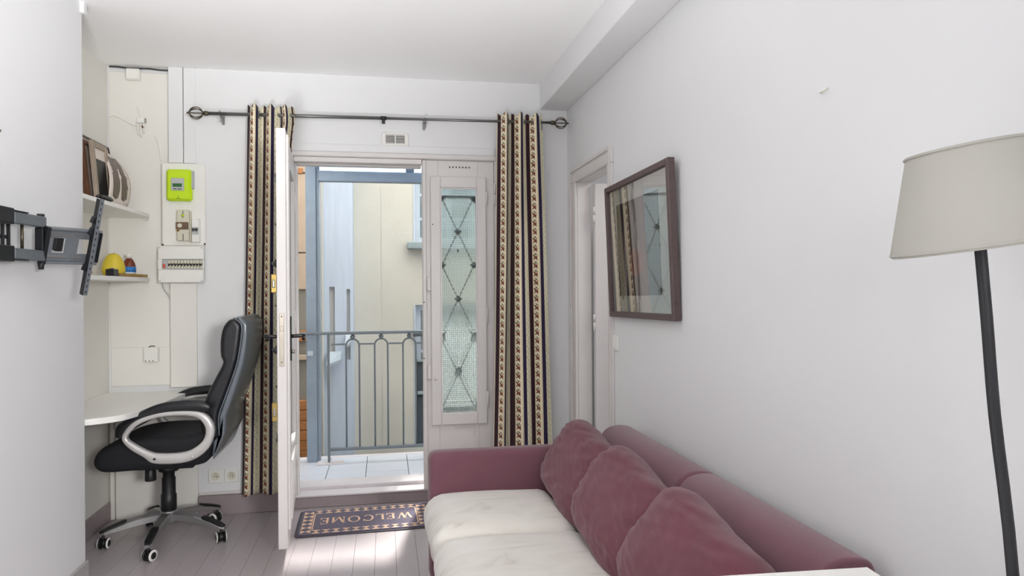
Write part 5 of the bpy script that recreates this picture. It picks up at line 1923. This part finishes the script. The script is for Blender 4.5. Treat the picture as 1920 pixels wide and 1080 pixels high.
# five-star base: legs with black foot pads and twin-wheel castors
for k in range(5):
    a = radians(-92.0 + 72 * k)
    d = Vector((cos(a), sin(a), 0))
    s = Vector((-sin(a), cos(a), 0))
    Tm = Matrix(((d.x, s.x, 0, CX), (d.y, s.y, 0, CY), (0, 0, 1, 0), (0, 0, 0, 1)))
    st = [(0.028, 0.115, 0.155, 0.030), (0.09, 0.113, 0.152, 0.026), (0.16, 0.104, 0.142, 0.023), (0.23, 0.091, 0.122, 0.020), (0.30, 0.079, 0.098, 0.018), (0.325, 0.076, 0.088, 0.012)]
    vs, fs = [], []
    for (r, z0, z1, hw) in st:
        vs += [Tm @ Vector(p) for p in ((r, -hw, z0), (r, hw, z0), (r, hw, z1 - 0.008), (r, hw * 0.72, z1), (r, -hw * 0.72, z1), (r, -hw, z1 - 0.008))]
    for i in range(len(st) - 1):
        for q in range(6):
            fs.append((i * 6 + q, i * 6 + (q + 1) % 6, (i + 1) * 6 + (q + 1) % 6, (i + 1) * 6 + q))
    fs += [tuple(range(6)), tuple((len(st) - 1) * 6 + q for q in range(6))]
    lg = cpt(MB().add(vs, fs), 'base_leg', M['silver_base'])
    vs, fs = [], []
    pads = [(0.20, 0.133, 0.017), (0.215, 0.1315, 0.0195), (0.26, 0.117, 0.0185), (0.30, 0.1015, 0.0175), (0.322, 0.092, 0.011)]
    for (r, z, hw) in pads:
        vs += [Tm @ Vector(p) for p in ((r, -hw, z - 0.010), (r, hw, z - 0.010), (r, hw, z + 0.001), (r, hw * 0.7, z + 0.005), (r, -hw * 0.7, z + 0.005), (r, -hw, z + 0.001))]
    for i in range(len(pads) - 1):
        for q in range(6):
            fs.append((i * 6 + q, i * 6 + (q + 1) % 6, (i + 1) * 6 + (q + 1) % 6, (i + 1) * 6 + q))
    fs += [tuple(range(6)), tuple((len(pads) - 1) * 6 + q for q in range(6))]
    o = MB().add(vs, fs).build('foot_pad', M['dark'])
    o.parent = lg
    # castor
    c = Tm @ Vector((0.305, 0, 0))
    ca = radians(-14 + 37 * k if k in (1, 2) else (8 if k == 0 else -6))
    ax = Vector((cos(ca), sin(ca), 0)) if k else Vector((cos(radians(-28)), sin(radians(-28)), 0))
    fwv = Vector((-ax.y, ax.x, 0))
    cc = c + fwv * 0.010 + Vector((0, 0, 0.0295))
    cs = cpt(MB().tube([c + Vector((0, 0, 0.040)), c + Vector((0, 0, 0.079))], 0.007, 10).lathe([(0.022, -0.012), (0.024, -0.006), (0.024, 0.006), (0.022, 0.012)], cc, ax, 18), 'castor', M['dark'])
    for sg in (-1, 1):
        w = MB().lathe([(0.0175, 0.0255), (0.0285, 0.0245), (0.0285, 0.0210), (0.0175, 0.0215)], cc, ax * sg, 22, M['white_plastic'], caps=False).lathe([(0.020, 0.0125), (0.0290, 0.0135), (0.0295, 0.018), (0.0288, 0.0209)], cc, ax * sg, 22, M['dark'], caps=False).build('castor_tyre', None)
        w.parent = cs
        w = MB().lathe([(0.0, 0.0268), (0.008, 0.0266), (0.0172, 0.0250), (0.0172, 0.0125)], cc, ax * sg, 20).build('castor_hub', M['dark'])
        w.parent = cs
cpt(MB().lathe([(0.048, 0.095), (0.052, 0.11), (0.050, 0.145), (0.040, 0.160), (0.036, 0.165)], (CX, CY, 0), (0, 0, 1), 28), 'base_hub', M['silver_base'])
cpt(MB().lathe([(0.0385, 0.150), (0.0385, 0.245), (0.034, 0.250), (0.034, 0.335), (0.029, 0.338), (0.029, 0.405)], (CX, CY, 0), (0, 0, 1), 24), 'gas_lift_cover', M['dark'])
mb = MB().box(CX - 0.13, CX + 0.15, CY - 0.09, CY + 0.09, 0.398, 0.424, c=0.008)
mb.lathe([(0.050, 0.372), (0.055, 0.399)], (CX, CY, 0), (0, 0, 1), 20)
cpt(mb, 'seat_mechanism', M['dark'])
cpt(MB().lathe([(0.026, 0.335), (0.028, 0.340), (0.026, 0.395), (0.022, 0.399)], (CX - 0.075, CY - 0.05, 0), (0, 0, 1), 20), 'tension_knob', M['dark'])

seat = [(-1.425, 0.475), (-1.41, 0.525), (-1.36, 0.565), (-1.27, 0.590), (-1.15, 0.600), (-1.02, 0.598), (-0.93, 0.615), (-0.875, 0.60), (-0.868, 0.53), (-0.885, 0.475),
        (-0.93, 0.445), (-1.10, 0.432), (-1.26, 0.430), (-1.35, 0.428), (-1.40, 0.438)]
seat = [(p.x, p.y) for p in smooth_closed(seat, 4)]
cpt(MB().soft_prism(seat, 3.735, 4.235, 0.045, None, 6), 'seat', M['mesh_fabric'], 'thick black padded seat')
back_front = [(-0.752, 1.186), (-0.790, 1.176), (-0.818, 1.130), (-0.828, 1.06), (-0.826, 0.995), (-0.816, 0.962), (-0.845, 0.90), (-0.885, 0.82), (-0.915, 0.74), (-0.925, 0.66), (-0.915, 0.60), (-0.865, 0.575),
              (-0.832, 0.592), (-0.834, 0.690), (-0.806, 0.775), (-0.772, 0.87), (-0.745, 0.955), (-0.734, 1.01), (-0.722, 1.10), (-0.720, 1.155)]
back_front = [(p.x, p.y) for p in smooth_closed(back_front, 3)]
cpt(MB().soft_prism(back_front, 3.750, 4.220, 0.028, None, 6), 'backrest', M['leather'], 'black leather back cushion with a padded headrest')
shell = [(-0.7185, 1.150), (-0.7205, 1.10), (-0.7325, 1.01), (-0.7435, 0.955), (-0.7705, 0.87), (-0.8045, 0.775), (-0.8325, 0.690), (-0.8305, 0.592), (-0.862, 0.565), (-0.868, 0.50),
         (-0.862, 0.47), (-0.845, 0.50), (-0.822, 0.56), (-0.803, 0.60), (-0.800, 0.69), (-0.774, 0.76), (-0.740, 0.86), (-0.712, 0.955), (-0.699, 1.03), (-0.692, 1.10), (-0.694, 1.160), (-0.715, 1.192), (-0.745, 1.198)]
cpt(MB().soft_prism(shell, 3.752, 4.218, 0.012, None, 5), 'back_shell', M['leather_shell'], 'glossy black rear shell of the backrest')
for yy in (3.752, 4.218):
    pts = smooth_open([(-0.757, yy, 1.193), (-0.7215, yy, 1.157), (-0.7215, yy, 1.10), (-0.7335, yy, 1.01), (-0.7445, yy, 0.955), (-0.772, yy, 0.87), (-0.806, yy, 0.775), (-0.8335, yy, 0.69), (-0.832, yy, 0.592)], 4)
    cpt(MB().tube(pts, 0.0035, 8), 'piping', M['leather_shell'])
# stitched creases of the headrest
for yy in (3.90, 4.07):
    pts = smooth_open([(-0.795, yy, 1.172), (-0.822, yy, 1.12), (-0.8295, yy, 1.06), (-0.8275, yy, 0.99)], 4)
    cpt(MB().tube(pts, 0.002, 6), 'seam', M['leather'])

outer = [(-1.268, .605), (-1.251, .654), (-1.201, .700), (-1.103, .730), (-0.991, .736), (-0.895, .722), (-0.850, .672), (-0.842, .617), (-0.866, .548), (-0.925, .497), (-1.005, .475), (-1.125, .480), (-1.170, .513), (-1.232, .556)]
inner = [(-1.244, .609), (-1.222, .648), (-1.180, .681), (-1.100, .707), (-0.998, .713), (-0.922, .698), (-0.886, .655), (-0.884, .612), (-0.903, .575), (-0.950, .540), (-1.010, .526), (-1.105, .528), (-1.150, .542), (-1.205, .575)]
ou, inn = smooth_closed(outer, 4), smooth_closed(inner, 4)
for yc, sgn in ((3.700, -1), (4.270, 1)):
    pts = [((a.x + b2.x) / 2, yc, (a.y + b2.y) / 2) for a, b2 in zip(ou, inn)]
    rad = [((a - b2).length / 2, 0.020) for a, b2 in zip(ou, inn)]
    mb = MB()
    N = len(pts)
    vs, fs = [], []
    prof8 = [(1, -0.6), (1, 0.6), (0.75, 1), (-0.75, 1), (-1, 0.6), (-1, -0.6), (-0.75, -1), (0.75, -1)]
    for i in range(N):
        a, b2 = ou[i], inn[i]
        c2 = (a + b2) / 2
        h = (a - b2) / 2
        for (p, q) in prof8:
            w = c2 + h * p
            vs.append((w.x, yc + 0.019 * q, w.y))
    for i in range(N):
        for q in range(8):
            j = (i + 1) % N
            fs.append((i * 8 + q, i * 8 + (q + 1) % 8, j * 8 + (q + 1) % 8, j * 8 + q))
    ar2 = cpt(MB().add(vs, fs, None, True), 'armrest', M['silver'], 'silver loop armrest')
    w = MB().lathe([(0.006, 0), (0.006, 0.003)], (-1.118, yc - 0.0192 if sgn < 0 else yc + 0.0192, 0.504), (0, sgn, 0), 12).build('bolt_hole', M['dark'])
    w.parent = ar2
    w = MB().lathe([(0.008, 0), (0.007, 0.002)], (-0.945, yc - 0.0192 if sgn < 0 else yc + 0.0192, 0.507), (0, sgn, 0), 12).build('bolt_cap', M['silver'])
    w.parent = ar2
    pad = smooth_open([(-1.284, 0, .612), (-1.272, 0, .650), (-1.235, 0, .676), (-1.19, 0, .701), (-1.10, 0, .742), (-0.99, 0, .756), (-0.90, 0, .752), (-0.862, 0, .738)], 4)
    pp = [(p.x, yc, p.z) for p in pad]
    n = len(pp)
    rr = [(0.030 * min(1, 0.55 + 3 * min(i, n - 1 - i) / n), 0.0185 * min(1, 0.6 + 3 * min(i, n - 1 - i) / n)) for i in range(n)]
    cpt(MB().tube(pp, rr, 14, hint=(0, 1, 0)), 'arm_pad', M['leather'], 'black leather arm pad')
    # bracket joining the loop to the seat
    cpt(MB().box(-1.09, -0.97, min(yc + sgn * -0.0192, yc - sgn * 0.055), max(yc + sgn * -0.0192, yc - sgn * 0.055), 0.470, 0.500, c=0.004), 'arm_bracket', M['dark'])

# ------------------------------------------------------------------ welcome mat
mt_ = empty('door_mat', (-0.112, 4.10, 0.0), 'dark blue WELCOME mat with cream diamond border before the balcony step', 'mat', rot=(0, 0, radians(1.6)))
ML, MW = 0.76, 0.448


def rrect(l, w, r, n=5):
    out = []
    for (sx, sy, a0) in ((1, 1, 0), (-1, 1, 90), (-1, -1, 180), (1, -1, 270)):
        for k in range(n + 1):
            a = radians(a0 + 90 * k / n)
            out.append((sx * (l / 2 - r) + r * cos(a), sy * (w / 2 - r) + r * sin(a)))
    return out


MB().prism(rrect(ML, MW, 0.035), 0.0008, 0.006, 'xy').build('rubber_backing', M['mat_edge'], mt_)
MB().prism(rrect(ML - 0.03, MW - 0.03, 0.025), 0.0061, 0.010, 'xy').build('pile', M['rubber_mat'], mt_)
zt = 0.0102
mb = MB()


def tri(p, q, r):
    mb.prism([p, q, r], zt, zt + 0.0006, 'xy')


n = 11
x0, x1 = -ML / 2 + 0.085, ML / 2 - 0.085
yo, yi = MW / 2 - 0.028, MW / 2 - 0.082
for k in range(n):
    xa = x0 + (x1 - x0) * k / n
    w = (x1 - x0) / n
    for sg in (1, -1):
        ym = sg * (yo + yi) / 2
        tri((xa + 0.004, sg * yo), (xa + w - 0.004, sg * yo), (xa + w / 2, ym))
        tri((xa + 0.004, sg * yi), (xa + w - 0.004, sg * yi), (xa + w / 2, ym))
m_ = 6
xo, xi = ML / 2 - 0.028, ML / 2 - 0.082
y0, y1 = -MW / 2 + 0.034, MW / 2 - 0.034
for k in range(m_):
    ya = y0 + (y1 - y0) * k / m_
    w = (y1 - y0) / m_
    for sg in (1, -1):
        xm = sg * (xo + xi) / 2
        tri((sg * xo, ya + 0.004), (sg * xo, ya + w - 0.004), (xm, ya + w / 2))
        tri((sg * xi, ya + 0.004), (sg * xi, ya + w - 0.004), (xm, ya + w / 2))
for sg in (1, -1):
    mb.box(min(sg * (xi - 0.010), sg * (xi - 0.004)), max(sg * (xi - 0.010), sg * (xi - 0.004)), -yi, yi, zt, zt + 0.0006)
mb.build('border_pattern', M['mat_cream'], mt_)

# serif capitals, drawn as strokes in a unit box (x right, y up)
HEI = 0.105


def letter(ch_, w):
    """list of convex outlines for a serif capital of width w and height 1"""
    T, t, sf = 0.17, 0.07, 0.055
    P = []

    def bar(x0, y0, x1, y1, th):
        d = Vector((x1 - x0, y1 - y0)).normalized()
        nrm = Vector((-d.y, d.x)) * th / 2
        P.append([(x0 + nrm.x, y0 + nrm.y), (x0 - nrm.x, y0 - nrm.y), (x1 - nrm.x, y1 - nrm.y), (x1 + nrm.x, y1 + nrm.y)])

    def serif(xc, y, wd):
        bar(xc - wd / 2, y, xc + wd / 2, y, sf)
    if ch_ == 'E' or ch_ == 'L':
        bar(0.22 * w, 0, 0.22 * w, 1, T)
        bar(0.02 * w, 0.03, 0.92 * w, 0.03, t)
        bar(0.92 * w, 0.0, 0.96 * w, 0.26, t)
        serif(0.20 * w, 0.97, 0.40 * w)
        if ch_ == 'E':
            bar(0.02 * w, 0.97, 0.88 * w, 0.97, t)
            bar(0.88 * w, 1.0, 0.91 * w, 0.76, t)
            bar(0.2 * w, 0.52, 0.66 * w, 0.52, t)
            bar(0.66 * w, 0.64, 0.66 * w, 0.40, t)
    elif ch_ in 'OC':
        n = 28
        rng = range(n) if ch_ == 'O' else range(3, n - 3)
        for k in rng:
            a0, a1 = 2 * pi * k / n, 2 * pi * (k + 1) / n
            q = []
            for a in (a0, a1):
                q.append((0.5 * w + 0.48 * w * cos(a), 0.5 + 0.51 * sin(a)))
            for a in (a1, a0):
                q.append((0.5 * w + (0.48 * w - T * 0.9) * cos(a), 0.5 + (0.51 - t) * sin(a)))
            P.append(q)
        if ch_ == 'C':
            bar(0.90 * w, 0.98, 0.90 * w, 0.68, t)
    elif ch_ == 'M':
        bar(0.12 * w, 0, 0.12 * w, 1, t)
        bar(0.86 * w, 0, 0.86 * w, 1, T)
        bar(0.14 * w, 0.98, 0.49 * w, 0.02, T)
        bar(0.49 * w, 0.02, 0.84 * w, 0.98, t)
        serif(0.12 * w, 0.03, 0.24 * w); serif(0.86 * w, 0.03, 0.28 * w); serif(0.10 * w, 0.97, 0.2 * w); serif(0.90 * w, 0.97, 0.2 * w)
    elif ch_ == 'W':
        bar(0.08 * w, 1, 0.30 * w, 0.02, T)
        bar(0.30 * w, 0.02, 0.50 * w, 0.95, t)
        bar(0.50 * w, 0.95, 0.70 * w, 0.02, T)
        bar(0.70 * w, 0.02, 0.92 * w, 1, t)
        serif(0.08 * w, 0.97, 0.22 * w); serif(0.92 * w, 0.97, 0.2 * w); serif(0.50 * w, 0.97, 0.2 * w)
    return P


widths = {'W': 1.25, 'E': 0.72, 'L': 0.72, 'C': 0.92, 'O': 1.05, 'M': 1.15}
gap = 0.16
total = sum(widths[c] for c in 'WELCOME') + gap * 6
sc = 0.52 / total
cur = 0.0
for c in 'WELCOME':
    lb = MB()
    for poly in letter(c, widths[c]):
        # the word reads from the balcony side: turned half round on the floor
        pts = [(0.265 - (cur + px) * sc, HEI / 2 - py * HEI + 0.002) for px, py in poly]
        lb.prism(pts, zt, zt + 0.0006, 'xy')
    lb.build('letter', M['mat_cream'], mt_)
    cur += widths[c] + gap

bpy.context.view_layer.update()
